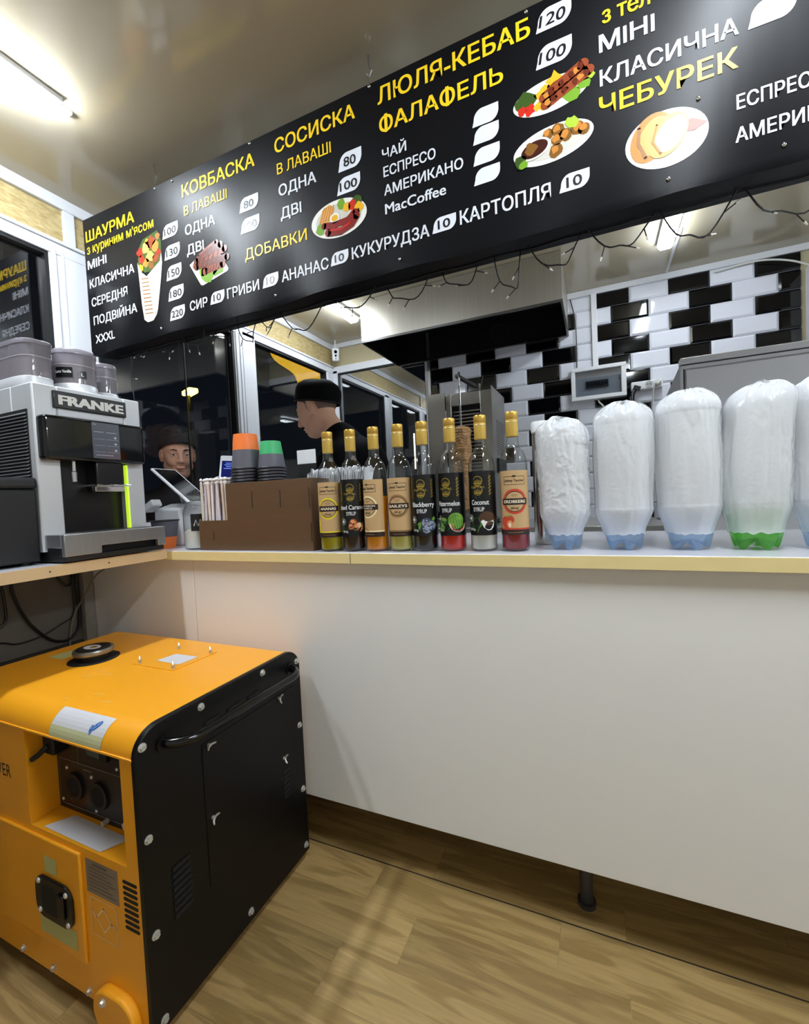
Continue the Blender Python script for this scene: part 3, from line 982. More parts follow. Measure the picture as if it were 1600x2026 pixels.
# red sausages on a round plate
a = Art()
a.disc((-.586, 1.714), .083, .047, PL, 1, 40, rot=-2)
a.disc((-.586, 1.714), .068, .037, PS, 2, 40, rot=-2)
a.fan(wig(-.64, 1.70, .014), GR, 3); a.fan(wig(-.575, 1.745, .013), GR, 3); a.fan(wig(-.53, 1.738, .016), GD, 3)
for x, z, r, c in [(-.545, 1.735, .012, TO), (-.525, 1.725, .012, YE), (-.56, 1.735, .011, YE), (-.54, 1.715, .01, TO), (-.53, 1.712, .01, LI)]:
    a.fan(wig(x, z, r), c, 4)
a.fan([(-.645, 1.715), (-.612, 1.712), (-.595, 1.742), (-.61, 1.756), (-.632, 1.748)], CL, 4)
for i in range(5):
    a.stroke([(-.64 + i * .008, 1.717), (-.626 + i * .007, 1.75)], .003, CR, 5)
a.disc((-.596, 1.717), .015, .013, PL, 6, 18); a.disc((-.596, 1.717), .010, .008, YE, 7, 18)
a.stroke([(-.63, 1.706), (-.60, 1.700), (-.56, 1.702), (-.535, 1.715)], .016, RS, 6)
a.stroke([(-.618, 1.686), (-.58, 1.680), (-.545, 1.690), (-.532, 1.705)], .019, RS, 7)
a.stroke([(-.612, 1.690), (-.58, 1.685), (-.55, 1.693)], .004, TO, 8)
picture(a)
# kebab plate
a = Art()
a.disc((-.063, 1.813), .076, .034, PL, 1, 40, rot=2)
a.fan(wig(-.113, 1.815, .02), GD, 2); a.fan(wig(-.105, 1.798, .011), TO, 3); a.fan(wig(-.122, 1.80, .009), TO, 3)
for x, z, r in [(-.075, 1.82, .018), (-.055, 1.838, .016), (-.08, 1.80, .012), (-.05, 1.82, .015)]:
    a.fan(wig(x, z, r, 13, .4), YE, 2)
for x, z, r in [(-.02, 1.795, .016), (.004, 1.81, .014), (.012, 1.825, .012)]:
    a.fan(wig(x, z, r, 11, .4), GR if r > .013 else LI, 2)
for p, q in (((-.075, 1.812), (.002, 1.848)), ((-.072, 1.797), (.012, 1.832))):
    a.stroke([p, ((p[0] + q[0]) / 2, (p[1] + q[1]) / 2), q], .021, SA, 4)
    for i in range(8):
        t = (i + .5) / 8
        a.fan(wig(p[0] + (q[0] - p[0]) * t, p[1] + (q[1] - p[1]) * t, .007, 7, .4), SD if i % 2 else CR if i % 3 == 0 else SA, 5)
picture(a)
# falafel plate
a = Art()
a.disc((-.062, 1.714), .080, .037, PL, 1, 40, rot=4)
a.disc((-.062, 1.715), .066, .028, PS, 2, 40, rot=4)
for x, z, r in [(-.05, 1.738, .013), (-.035, 1.722, .013), (-.052, 1.718, .012), (-.012, 1.728, .014), (-.055, 1.697, .014), (0.0, 1.722, .012), (-.07, 1.735, .011)]:
    a.fan(wig(x, z, r, 11, .15), FA, 3)
    a.fan(wig(x - .002, z + .003, r * .6, 9, .3), CR, 4)
a.fan(wig(-.022, 1.742, .013), LI, 5)
a.disc((-.098, 1.714), .033, .020, PL, 5, 30, rot=12); a.disc((-.098, 1.714), .028, .016, SC, 6, 30, rot=12)
a.fan(wig(-.105, 1.717, .012), FA, 7)
a.fan(wig(-.128, 1.698, .013), GD, 6); a.fan(wig(-.122, 1.688, .009), GR, 7)
picture(a)
# pasty plate
a = Art()
a.disc((.142, 1.650), .069, .053, PL, 1, 40, rot=-3)
a.disc((.142, 1.650), .058, .043, PS, 2, 40, rot=-3)
a.disc((.118, 1.660), .034, .046, CR, 3, 30, rot=-25); a.disc((.122, 1.661), .024, .036, CL, 4, 30, rot=-25)
a.stroke([(.098, 1.685), (.096, 1.655), (.108, 1.625)], .006, GM, 5)
a.disc((.145, 1.655), .030, .042, CL, 5, 30, rot=-35); a.disc((.150, 1.655), .023, .033, BR, 6, 30, rot=-35)
a.fan([(.165, 1.67), (.185, 1.672), (.209, 1.658), (.188, 1.648), (.172, 1.652)], SA, 4)
a.stroke([(.133, 1.625), (.12, 1.65), (.128, 1.68)], .004, CR, 7)
picture(a)
# fixings: hooks to the ceiling, small screws on the face
for x in (-1.32, -0.508, 0.31, 1.12):
    pts = [(x, 1.06, CEIL + 0.002), (x, 1.06, CEIL - 0.03), (x + 0.008, 1.06, CEIL - 0.042), (x, 1.06, CEIL - 0.055), (x - 0.006, 1.06, CEIL - 0.045)]
    MB().tube(pts, 0.0022, 6).build('hook', m_steel, sign)
    MB().tube([(x, 1.06, CEIL - 0.05), (x + 0.003, 1.055, (CEIL + SZ1) / 2 - 0.02), (x + 0.005, 1.05, SZ1 - 0.005)], 0.0015, 6).build('hanger_wire', m_steel, sign)
for x, z in [(-1.248, 2.0), (-1.17, 1.998), (-.86, 2.0), (-.48, 2.0), (-.105, 2.0), (-1.26, 1.566), (-.80, 1.567), (-.42, 1.568), (.145, 1.574), (.32, 1.575), (.196, 1.703)]:
    MB().ball((x, 0.999, z), 0.004, 0.003, 0.004, 10, 6).build('screw', m_chrome, sign)

# ================================================================== STRING LIGHTS along the lower edge of the board
m_led = mat('clear light tip', '#e7e6e0', 0.1)
sl = thing('string_lights', 'unlit black-wired string lights drooping along the underside of the menu board', 'string lights', (-0.3, 1.06, SZ0))
rnd = random.Random(11)
wire = []; bulbs = []
x = SX0 + 0.05
def bulb(p, d):
    q = Vector(p) + Vector(d) * 0.022
    MB().tube([p, q], 0.0012, 6).build('bulb_stem', m_cable, sl)
    MB().cyl(q, q + Vector(d) * 0.008, 0.0022, 0.0014, 8).build('bulb', m_led, sl)
swags = [(-1.50, -1.40, .02), (-1.36, -1.27, .035), (-1.22, -1.12, .045), (-1.10, -1.02, .03), (-1.0, -0.93, .07), (-0.90, -0.84, .05), (-.83, -.68, .085), (-.66, -.52, .05), (-.50, -.37, .055), (-.34, -.24, .05), (-.20, -.135, .10), (-.12, -.005, .075), (.0, .13, .07), (.13, .26, .09), (.27, .42, .085), (.43, .6, .07), (.62, .8, .08)]
for i, (a, b, d) in enumerate(swags):
    y = 1.045 + 0.03 * rnd.random()
    pts = []
    for j in range(15):
        t = j / 14
        pts.append((a + (b - a) * t + 0.006 * math.sin(7 * t + i), y + 0.006 * math.sin(9 * t + i), SZ0 + 0.003 - d * (1 - (2 * t - 1) ** 2) * (0.9 + 0.1 * math.sin(11 * t))))
    wire.append(pts)
    for t in (3, 8, 12):
        if rnd.random() < 0.8:
            bulb(pts[t], Vector((rnd.uniform(-1, 1), rnd.uniform(-.4, .4), rnd.uniform(-1, .25))).normalized())
wire.append([(SX0 + 0.04 + 0.001 * i, 1.06, SZ0 + 0.003) for i in range(3)] + [(a + 0, 1.062 + .004 * math.sin(a * 40), SZ0 - 0.002) for a in np.linspace(SX0 + .06, .85, 60)])
# strand that hangs straight down at the left
pts = [(-1.535 + 0.004 * math.sin(i * 1.3), 1.085, SZ0 + 0.002 - i * 0.027) for i in range(11)]
wire.append(pts)
for i, dx in ((3, 1), (6, -1), (9, 0)):
    bulb(pts[i], Vector((dx, 0, -0.2)).normalized() if dx else Vector((0, 0, -1)))
mb = MB()
for w in wire:
    mb.tube(w, 0.0016, 6)
mb.build('wire', m_cable, sl)

# ================================================================== COFFEE MACHINE
m_alu = mat('satin silver casing', '#c9cbce', 0.38, metal=0.25, spec=0.5)
m_alu2 = mat('brushed silver tray', '#9b9da0', 0.33, metal=0.7, var=(3, 0.1, (1, 60, 1)))
m_gloss = mat('gloss black front', '#06070a', 0.06, spec=0.6)
m_scr = mat('lit grey touch screen', '#3a3e45', 0.12, emit=('#565b66', 0.35))
cm = thing('coffee_machine', 'large silver and black coffee machine with lettered plate and touch screen on side shelf', 'coffee machine', (-1.55, 0.83, 0.854))
y0, y1, xf, zb, zt = 0.684, 0.985, -1.37, 0.93, 1.345
mb = MB()
mb.box(XL + 0.03, xf - 0.10, y0, y1, zb - 0.05, zt)                    # rear of the casing
mb.box(xf - 0.10, xf, y0, 0.742, zb - 0.045, zt)                       # left cheek
mb.box(xf - 0.10, xf, 0.930, y1, zb - 0.045, zt)                       # right cheek
mb.box(xf - 0.10, xf, 0.742, 0.930, 1.26, zt)                          # lintel
mb.build('casing', m_alu, cm, bevel=0.004)
mb = MB().box(xf - 0.10, xf - 0.035, 0.742, 0.930, zb - 0.04, 1.26)
mb.build('brewing_bay', m_black, cm, smooth=0)
mb = MB().box(xf - 0.11, xf + 0.030, 0.690, 0.975, 1.135, 1.258)
mb.build('front_housing', m_gloss, cm, bevel=0.010, seg=3)
a = Art()
a.rect(0.812, 1.146, 0.892, 1.252, 0, 1)
for i in range(3):
    a.rect(0.817 + 0.0, 1.165 + i * 0.019, 0.848, 1.1655 + i * 0.019, 1, 2)
    a.rect(0.853, 1.165 + i * 0.019, 0.888, 1.1655 + i * 0.019, 1, 2)
for yy, zz, w in ((0.817, 1.2235, 0.028), (0.853, 1.2235, 0.03), (0.82, 1.155, 0.05), (0.815, 1.245, 0.01)):
    a.rect(yy, zz, yy + w, zz + 0.0012, 1, 2)
for yy in (0.878, 0.88):
    for i in range(3):
        a.disc((yy, 1.172 + i * 0.019), 0.003, 0.003, 1, 2, 10, k=1)
a.mesh(lambda u, v, h: (xf + 0.0302 + h, u, v)).build('touch_screen', [m_scr, mat('screen line', '#9aa0aa', 0.3, emit=('#9aa0aa', 0.35))], cm, smooth=0)
MB().box(xf - 0.01, xf + 0.008, 0.731, 0.935, 1.283, 1.331).build('name_plate', m_black, cm, bevel=0.002)
cm_plate = Art().text('FRANKE', 0.745, 1.294, 0.178, 0.026, 0, 1, bold=0.055).mesh(lambda u, v, h: (xf + 0.008 + h * 2, u, v)).build('plate_lettering', mat('bone lettering', '#d9d8d2', 0.4), cm, smooth=0)
# side louvres
mb = MB().box(-1.62, -1.395, y0 - 0.003, y0 + 0.002, 1.09, 1.275)
for i in range(19):
    z = 1.096 + i * 0.0093
    mb.obox((-1.5075, y0 - 0.005, z), (1, 0, 0), (0, 1, 0.9), (0, -0.9, 1), 0.111, 0.0042, 0.0008, 1)
mb.build('side_louvre', [m_blackm, m_alu2], cm, smooth=0)
# spouts, lit strip
mb = MB().cyl((xf + 0.005, 0.772, 1.137), (xf + 0.005, 0.772, 1.107), 0.0055)
mb.cyl((xf + 0.005, 0.772, 1.105), (xf + 0.005, 0.772, 1.077), 0.0085, 0.0075)
mb.build('steam_spout', m_chrome, cm)
MB().box(xf - 0.05, xf + 0.018, 0.825, 0.905, 1.06, 1.14).build('coffee_outlet', m_black, cm, bevel=0.004)
mb = MB().box(xf - 0.04, xf + 0.024, 0.822, 0.926, 1.064, 1.070)
mb.box(xf + 0.0, xf + 0.020, 0.818, 0.905, 1.048, 1.064)
mb.build('cup_rest', m_chrome, cm, bevel=0.002)
MB().box(xf - 0.012, xf + 0.002, 0.926, 0.930, zb - 0.005, 1.132).build('light_strip', mat('lit lime strip', '#d6ff3a', 0.4, emit=('#c8f03c', 0.75)), cm, smooth=0)
# drip tray
mb = MB()
tx = -1.285
mb.prism([(0.690, 0.872), (0.785, 0.872), (0.785, 0.893), (0.958, 0.893), (0.958, 0.872), (0.985, 0.872), (0.985, 0.932), (0.690, 0.932)], 'x', tx - 0.015, tx)
mb.box(xf - 0.1, tx - 0.015, 0.690, 0.985, 0.8955, 0.932)
mb.build('drip_tray', m_alu2, cm, bevel=0.002)
MB().box(xf - 0.05, tx - 0.012, 0.745, 0.955, 0.932, 0.9335).build('drip_grille', m_steel_d, cm, smooth=0)
mb = MB().box(XL + 0.05, tx - 0.004, 0.694, 0.98, 0.858, 0.8725)
mb.box(XL + 0.06, tx - 0.024, 0.694, 0.98, 0.8725, 0.895)
for y in (0.72, 0.95):
    for x in (-1.65, -1.38):
        mb.cyl((x, y, 0.854), (x, y, 0.86), 0.018)
mb.build('foot_plate', m_blackm, cm, bevel=0.002)
# bean and powder hoppers standing on top (each lifts off)
m_hop = thin_glass('smoky plastic', tint=(0.72, 0.70, 0.73), base=0.06, diffuse='#98939b', dfac=0.5)
m_lid = mat('grey hopper lid', '#9a9498', 0.25)
m_bean = mat('coffee beans', '#3a2415', 0.6, bump=(90, 0.9, 0.01))
m_powder = mat('pale powder', '#b3aca6', 0.9)
def hopper(x, y, z, rx, ry, h, label, fill, fm, square=False):
    t = thing('bean_hopper', label, 'hopper', (x, y, z), 'hoppers on top of the coffee machine')
    def ringp(s, e=4.0):
        out = []
        for i in range(40):
            a = 2 * PI * i / 40
            c, q = math.cos(a), math.sin(a)
            k = (abs(c) ** e + abs(q) ** e) ** (-1 / e) if square else 1
            out.append((c * k * rx * s, q * k * ry * s))
        return out
    def wall(levels, name, mm, cap=True):
        mb = MB(); vs = []; fs = []
        for s, zz in levels:
            vs += [(x + p[0], y + p[1], z + zz) for p in ringp(s)]
        for j in range(len(levels) - 1):
            for i in range(40):
                a, b = j * 40 + i, j * 40 + (i + 1) % 40
                fs.append((a, b, b + 40, a + 40))
        if cap:
            fs += [tuple(range(39, -1, -1)), tuple(range((len(levels) - 1) * 40, len(levels) * 40))]
        mb.add(vs, fs).build(name, mm, t)
    wall([(1.0, 0), (1.0, 0.024), (0.97, 0.026)], 'base_ring', m_alu)
    wall([(0.97, 0.026), (0.99, h - 0.012)], 'bin', m_hop, cap=False)
    wall([(1.0, h * 0.62), (1.0, h * 0.62 + 0.003)], 'rib', m_lid, cap=False)
    wall([(0.93, 0.027), (0.94, fill)], 'contents', fm)
    wall([(1.02, h - 0.014), (1.02, h - 0.004), (0.97, h)], 'lid', m_hop)
    return t
hopper(-1.50, 0.728, 1.345, 0.100, 0.042, 0.128, 'wide square-sided smoky bean hopper at left on top of the coffee machine', 0.080, m_powder, True)
h2 = hopper(-1.445, 0.838, 1.345, 0.056, 0.056, 0.128, 'round smoky hopper with vanilla latte sticker on top of the coffee machine', 0.095, m_powder)
h3 = hopper(-1.475, 0.940, 1.345, 0.042, 0.040, 0.120, 'small round smoky hopper at the far right on top of the coffee machine', 0.06, m_bean)
def cylmap(cx, cy, r, a0, zb):
    return lambda u, v, h: (cx + (r + h) * math.cos(a0 + u / r), cy + (r + h) * math.sin(a0 + u / r), zb + v)
a = Art()
a.rect(-0.031, 0, 0.015, 0.030, 0, 1, 10)
a.rect(0.028, 0.0, 0.05, 0.022, 0, 1, 8)
a.text('Latte Vanilla', -0.030, 0.013, 0.042, 0.0085, 1, 2, bold=0.02)
a.text('L', 0.036, 0.006, None, 0.010, 1, 2, bold=0.03)
a.mesh(cylmap(-1.445, 0.838, 0.0565, R(-50), 1.345 + 0.042)).build('sticker', [m_black, m_white], h2, smooth=0)

# black milk cooler beside it
t = thing('milk_cooler', 'black boxy milk cooler in front of the coffee machine on side shelf', 'cooler', (-1.55, 0.54, 0.854))
MB().box(-1.72, -1.375, 0.395, 0.681, 0.862, 1.058).build('body', m_blackm, t, bevel=0.006)
MB().box(-1.725, -1.368, 0.392, 0.682, 1.058, 1.088).build('lid', mat('black textured lid', '#121316', 0.4), t, bevel=0.008, seg=3)
mb = MB()
for x in (-1.69, -1.40):
    for y in (0.42, 0.655):
        mb.cyl((x, y, 0.854), (x, y, 0.863), 0.012, n=12)
mb.build('feet', m_blackm, t)

# ================================================================== ORGANISER, CUPS, STRAWS
m_ply = mat('dark stained plywood', '#5c4229', 0.5, var=(4, 0.16, (2, 2, 14)), bump=(60, 0.15))
m_slot = mat('slot shadow board', '#1c120b', 0.8)
og = thing('organizer', 'dark brown plywood counter organizer with stepped left end and slots', 'organizer', (-0.96, 1.08, CT))
ox0, ox1, oy0, oy1, oz = -1.184, -0.741, 1.030, 1.128, CT + 0.001
zt, zs, xs = 1.057, 0.943, -1.060
prof = [(ox0, oz), (ox1, oz), (ox1, zt), (xs, zt), (xs, zs), (ox0, zs)]
t4 = 0.004
MB().prism([(p[1], p[0]) for p in prof], 'y', oy0, oy0 + t4).build('front_board', m_ply, og, smooth=0, bevel=0.0006)
MB().prism([(p[1], p[0]) for p in prof], 'y', oy1 - t4, oy1).build('back_board', m_ply, og, smooth=0)
MB().box(ox0, ox0 + t4, oy0 + t4, oy1 - t4, oz, zs).build('side_board', m_ply, og, smooth=0)
mb = MB().box(ox1 - t4, ox1, oy0 + t4, oy1 - t4, oz, zt)
mb.box(ox1, ox1 + 0.0006, oy0 + 0.001, oy0 + t4 + 0.001, oz + 0.075, oz + 0.15)
mb.build('side_board', m_ply, og, smooth=0)
MB().box(ox0 + t4, ox1 - t4, oy0 + t4, oy1 - t4, oz, oz + t4).build('bottom_board', m_ply, og, smooth=0)
for x, top in ((xs, zt), (-0.955, zt), (-0.849, zt)):
    MB().box(x, x + t4, oy0 + t4, oy1 - t4, oz + t4, top - 0.004).build('divider', m_ply, og, smooth=0)
for x, za, zb_ in ((-0.9555, 0.976, 1.028), (-0.849, 0.976, 1.028), (-1.1215, 0.879, 0.909), (-0.746, 0.97, 1.03), (-0.744, 0.875, 0.93)):
    MB().box(x - 0.0014, x + 0.0014, oy0 - 0.0004, oy0 + 0.001, za, zb_).build('slot', m_slot, og, smooth=0)

m_cup = mat('grey paper cup', '#56555f', 0.55)
m_or = mat('orange paper', '#e8742a', 0.5)
m_gn = mat('green paper', '#39a868', 0.5)
m_rim = mat('dark cup rim', '#1b1b22', 0.45)
def cup_mesh(name, h, rb, rt, band, mband, label, cat, group=None, upright=False):
    """paper cup; modelled upside down with its mouth at z=0"""
    t = thing(name, label, cat, (0, 0, 0), group)
    def rr(z): return rt + (rb - rt) * z / h
    f = (lambda z: h - z) if upright else (lambda z: z)
    lv = [0.004, h - band]
    def side(za, zb, mm, nm, cap=False):
        p = [(rr(za), f(za)), (rr(zb), f(zb))]
        if cap: p += [(rr(zb) - 0.002, f(zb + 0.0003)), (rr(zb) - 0.0035, f(zb - 0.004)), (0.0, f(zb - 0.004))]
        MB().lathe(p if not upright else p[::-1], 36).build(nm, mm, t)
    side(0.004, h - band, m_cup, 'wall')
    side(h - band, h, mband, 'base_band', True)
    MB().lathe([(rr(0.004) - 0.0015, f(0.004)), (rr(h - 0.006) - 0.002, f(h - 0.006)), (0, f(h - 0.006))], 36).build('lining', m_white if upright else m_cup, t)
    MB().tube([((rt + 0.001) * math.cos(2 * PI * i / 36), (rt + 0.001) * math.sin(2 * PI * i / 36), f(0.003)) for i in range(36)], 0.0025, 8, closed=True).build('rim', m_rim, t)
    return t
def stack(x, y, z0, n, step, h, rb, rt, band, mband, col):
    top = cup_mesh('paper_cup', h, rb, rt, band, mband, 'grey paper cup with %s base, topmost of the upturned stack in the organizer' % col, 'cup', 'cups upturned in the organizer')
    top.location = (x, y, z0 + (n - 1) * step)
    for i in range(n - 1):
        dup(top, (x, y, z0 + i * step), 0, 'grey paper cup nested under the %s-based cup, only its dark rim showing' % col, 'cups nested in the %s stack' % col)
stack(-1.018, 1.083, 0.985, 13, 0.0095, 0.112, 0.0355, 0.0465, 0.050, m_or, 'orange')
stack(-0.920, 1.086, 0.985, 13, 0.0092, 0.085, 0.0300, 0.0420, 0.040, m_gn, 'green')
c = cup_mesh('paper_cup', 0.100, 0.031, 0.045, 0.040, m_or, 'upright dark paper cup with orange lower band beside the coffee machine', 'cup', None, True)
c.location = (-1.415, 1.085, CT)

m_str = mat('white straw paper', '#d9d2cf', 0.7)
m_str2 = mat('tinted straw', '#cbb5c4', 0.5)
rnd = random.Random(5)
def straw_proto(stripe):
    t = thing('drinking_straw', 'paper-wrapped drinking straw standing in the left bin of the organizer', 'straw', (0, 0, 0), 'paper-wrapped straws in the organizer')
    mb = MB().cyl((0, 0, 0), (0, 0, 0.205), 0.0042, n=10)
    mb.build('wrapper', mat('straw wrapper ' + stripe, stripe, 0.6), t)
    mb = MB(); pts = []
    prof = [(0.0042, 0.205), (0.0055, 0.210), (0.0030, 0.214), (0.0065, 0.219), (0.0050, 0.223), (0.0018, 0.226)]
    mb.lathe(prof, 7, sx=1.3, sy=0.8)
    mb.build('twisted_end', m_str, t)
    return t
protos = [straw_proto(c) for c in ('#cfc3b4', '#d6cdd6', '#bfa9bd', '#d8c3b4', '#dcd8da')]
k = 0
for row, yy in enumerate((1.042, 1.058, 1.074, 1.092, 1.110)):
    for i in range(11):
        x = -1.175 + i * 0.0107 + rnd.uniform(-.001, .001)
        zz = CT + 0.006
        p = protos[k] if k < 5 else dup(protos[rnd.randrange(5)], (0, 0, 0))
        p.location = (x, yy, zz)
        p.rotation_euler = (rnd.uniform(-.02, .02), rnd.uniform(-.05, .05) + (i - 5) * -0.004, rnd.uniform(0, 6))
        k += 1

# ================================================================== SUGAR JAR
m_cg = thin_glass('clear bottle glass', base=0.075, tint=(0.94, 0.955, 0.95), edge=(0.22, 0.24, 0.24))
jar = thing('sugar_jar', 'clear glass jar of white sugar with round knob lid beside the brown organizer', 'jar', (-1.238, 1.075, CT))
jx, jy = -1.238, 1.075
MB().lathe([(0.036, 0.001), (0.044, 0.004), (0.046, 0.02), (0.046, 0.125), (0.041, 0.138), (0.036, 0.146)], 40, (jx, jy, CT)).build('glass', m_cg, jar)
MB().lathe([(0.0, 0.146), (0.038, 0.147), (0.038, 0.152), (0.030, 0.158), (0.012, 0.163), (0.009, 0.168), (0.018, 0.176), (0.021, 0.185), (0.018, 0.194), (0.008, 0.199), (0, 0.2)], 32, (jx, jy, CT)).build('lid', m_cg, jar)
vs = []; fs = []; n = 32
prof = [(0.0, 0.004), (0.043, 0.005), (0.045, 0.02)]
mb = MB()
for r, z in prof[1:]:
    vs += [(jx + r * math.cos(2 * PI * i / n), jy + r * math.sin(2 * PI * i / n), CT + z) for i in range(n)]
for s in (1.0, 0.6, 0.2):
    vs += [(jx + .0448 * s * math.cos(2 * PI * i / n), jy + .0448 * s * math.sin(2 * PI * i / n), CT + 0.066 + 0.012 * s * math.cos(2 * PI * i / n) + 0.004 * (1 - s)) for i in range(n)]
for j in range(4):
    for i in range(n):
        fs.append((j * n + i, j * n + (i + 1) % n, (j + 1) * n + (i + 1) % n, (j + 1) * n + i))
fs += [tuple(range(n - 1, -1, -1)), tuple(range(4 * n, 5 * n))]
MB().add(vs, fs).build('sugar', mat('white sugar', '#e5e2dc', 0.8, bump=(400, 0.3)), jar)
a = Art().rect(-0.012, 0.062, 0.030, 0.118, 0, 1, 8)
a.stroke([(-.002, .08), (.004, .098), (.010, .078), (.018, .1), (.022, .085)], .003, 1, 2)
a.mesh(cylmap(jx, jy, 0.0462, R(-55), CT)).build('label', [m_blackm, m_white], jar, smooth=0)

# ================================================================== TILL, CARD TERMINAL, CARD STAND, NAPKINS
pos = thing('till', 'white tablet till tilted on white base between the coffee machine and jar', 'till', (-1.49, 1.24, CT))
mb = MB()
mb.prism([(1.15, CT), (1.35, CT), (1.35, 0.99), (1.22, 1.005), (1.15, 0.985)], 'x', -1.555, -1.42)
mb.build('base', m_white, pos, bevel=0.006)
P0 = Vector((-1.557, 1.14, 1.150)); P1 = Vector((-1.364, 1.14, 1.012)); Q0 = Vector((-1.534, 1.245, 1.130)); Q1 = P1 + (Q0 - P0)
ax_ = (P1 - P0).normalized(); ay_ = (Q0 - P0).normalized(); az_ = ax_.cross(ay_); ay_ = az_.cross(ax_)
if az_.z < 0: az_ = -az_
cc = (P0 + P1 + Q0 + Q1) / 4
hl, hw = (P1 - P0).length / 2, (Q0 - P0).length / 2
MB().obox(cc, ax_, ay_, az_, hl, hw, 0.005).build('tablet', m_white, pos, bevel=0.004, seg=3)
MB().obox(cc + az_ * 0.0054, ax_, ay_, az_, hl - 0.008, hw - 0.008, 0.0006).build('screen', m_gloss, pos, smooth=0)
MB().tube([(-1.49, 1.24, 0.99), (-1.475, 1.22, 1.03), cc - az_ * 0.005], 0.014, 12).build('stand_arm', mat('grey plastic', '#8d8f92', 0.4), pos)
MB().obox((-1.535, 1.13, 1.0), (1, 0, 0.5), (0, 1, 0), (-0.5, 0, 1), 0.03, 0.02, 0.014).build('scanner_handle', m_white, pos, bevel=0.006, seg=3)
MB().tube([(-1.575, 1.12, 0.99), (-1.578, 1.115, 0.93), (-1.56, 1.11, 0.87), (-1.545, 1.12, CT + 0.004)], 0.0025, 8).build('cord', m_cable, pos)

term = thing('card_terminal', 'white card terminal with lit blue screen on a stand behind the straws', 'terminal', (-1.33, 1.33, CT))
MB().box(-1.40, -1.28, 1.30, 1.42, CT, CT + 0.02).build('base', m_blackm, term, bevel=0.004)
MB().cyl((-1.35, 1.36, CT + 0.02), (-1.36, 1.345, 1.10), 0.014).build('pole', mat('dark olive plastic', '#3a3d36', 0.5), term)
tn = Vector((0.55, -0.62, 0.55)).normalized()
tx_ = Vector((0.72, 0.69, -0.1)); tx_ = (tx_ - tn * tx_.dot(tn)).normalized(); ty_ = tn.cross(tx_)
tc_ = Vector((-1.335, 1.32, 1.125))
MB().obox(tc_, tx_, ty_, tn, 0.034, 0.072, 0.012).build('housing', m_white, term, bevel=0.006, seg=3)
MB().obox(tc_ - tn * 0.02 + ty_ * 0.045, tx_, ty_, tn, 0.032, 0.026, 0.016).build('printer_hump', m_white, term, bevel=0.006, seg=3)
MB().obox(tc_ + tn * 0.0122 - ty_ * 0.006, tx_, ty_, tn, 0.026, 0.048, 0.0005).build('screen', mat('lit navy screen', '#0b1036', 0.15, emit=('#101a5c', 0.7)), term, smooth=0)
mb = MB()
for i, w in enumerate((0.012, 0.016, 0.010, 0.018)):
    mb.obox(tc_ + tn * 0.013 + ty_ * (0.03 - i * 0.009), tx_, ty_, tn, w, 0.0012, 0.0002)
mb.build('screen_text', mat('screen text', '#8ea4ff', 0.4, emit=('#7088ff', 0.6)), term, smooth=0)
MB().tube([(-1.37, 1.30, 1.105), (-1.395, 1.28, 1.09), (-1.408, 1.27, 1.06), (-1.41, 1.27, 0.98), (-1.408, 1.28, CT + 0.004)], 0.003, 8).build('cord', m_wcable, term)

cs = thing('card_stand', 'blank white card in a clear acrylic stand behind the organizer', 'card stand', (-0.875, 1.21, CT))
MB().box(-0.94, -0.80, 1.18, 1.25, CT, CT + 0.006).build('foot', m_cg, cs, smooth=0)
MB().box(-0.913, -0.838, 1.206, 1.208, CT + 0.006, 1.162).build('sheet', m_cg, cs, smooth=0)
MB().box(-0.912, -0.838, 1.2035, 1.2055, 1.115, 1.161).build('card', m_white, cs, bevel=0.0008)

m_tis = mat('white tissue', '#dedee0', 0.85)
nap = thing('napkin_box', 'box stuffed with crumpled white paper napkins behind the two leftmost syrup bottles', 'napkins', (-0.74, 1.19, CT))
MB().box(-0.85, -0.64, 1.145, 1.23, CT, 1.035).build('box', m_ply, nap, bevel=0.001)
rnd = random.Random(9)
mb = MB()
for i in range(26):
    x = -0.84 + i * 0.0078
    n_ = 7
    vs = []; fs = []
    for j in range(n_):
        for l in range(4):
            vs.append((x + rnd.uniform(-.003, .003) + 0.004 * l, 1.150 + 0.075 * j / (n_ - 1), 1.0 + [0, .05, .078, .088][l] + rnd.uniform(-.008, .006)))
    for j in range(n_ - 1):
        for l in range(3):
            a = j * 4 + l
            fs.append((a, a + 1, a + 5, a + 4))
    mb.add(vs, fs)
o = mb.build('napkins', m_tis, nap, smooth=0)
o['kind'] = 'stuff'

# steel tube with white lid behind the first bagged bottle
t = thing('steel_flask', 'slim steel tube flask with white lid between red syrup bottle and first bagged bottle', 'flask', (-0.128, 1.205, CT))
MB().lathe([(0.0, 0), (0.0225, 0.001), (0.0235, 0.01), (0.0235, 0.29), (0.022, 0.294)], 32, (-0.128, 1.205, CT)).build('body', mat('polished steel', '#c9c7c3', 0.16, metal=1.0), t)
MB().lathe([(0.0, 0.294), (0.0242, 0.294), (0.0242, 0.318), (0.022, 0.322), (0, 0.322)], 32, (-0.128, 1.205, CT)).build('lid', m_white, t)

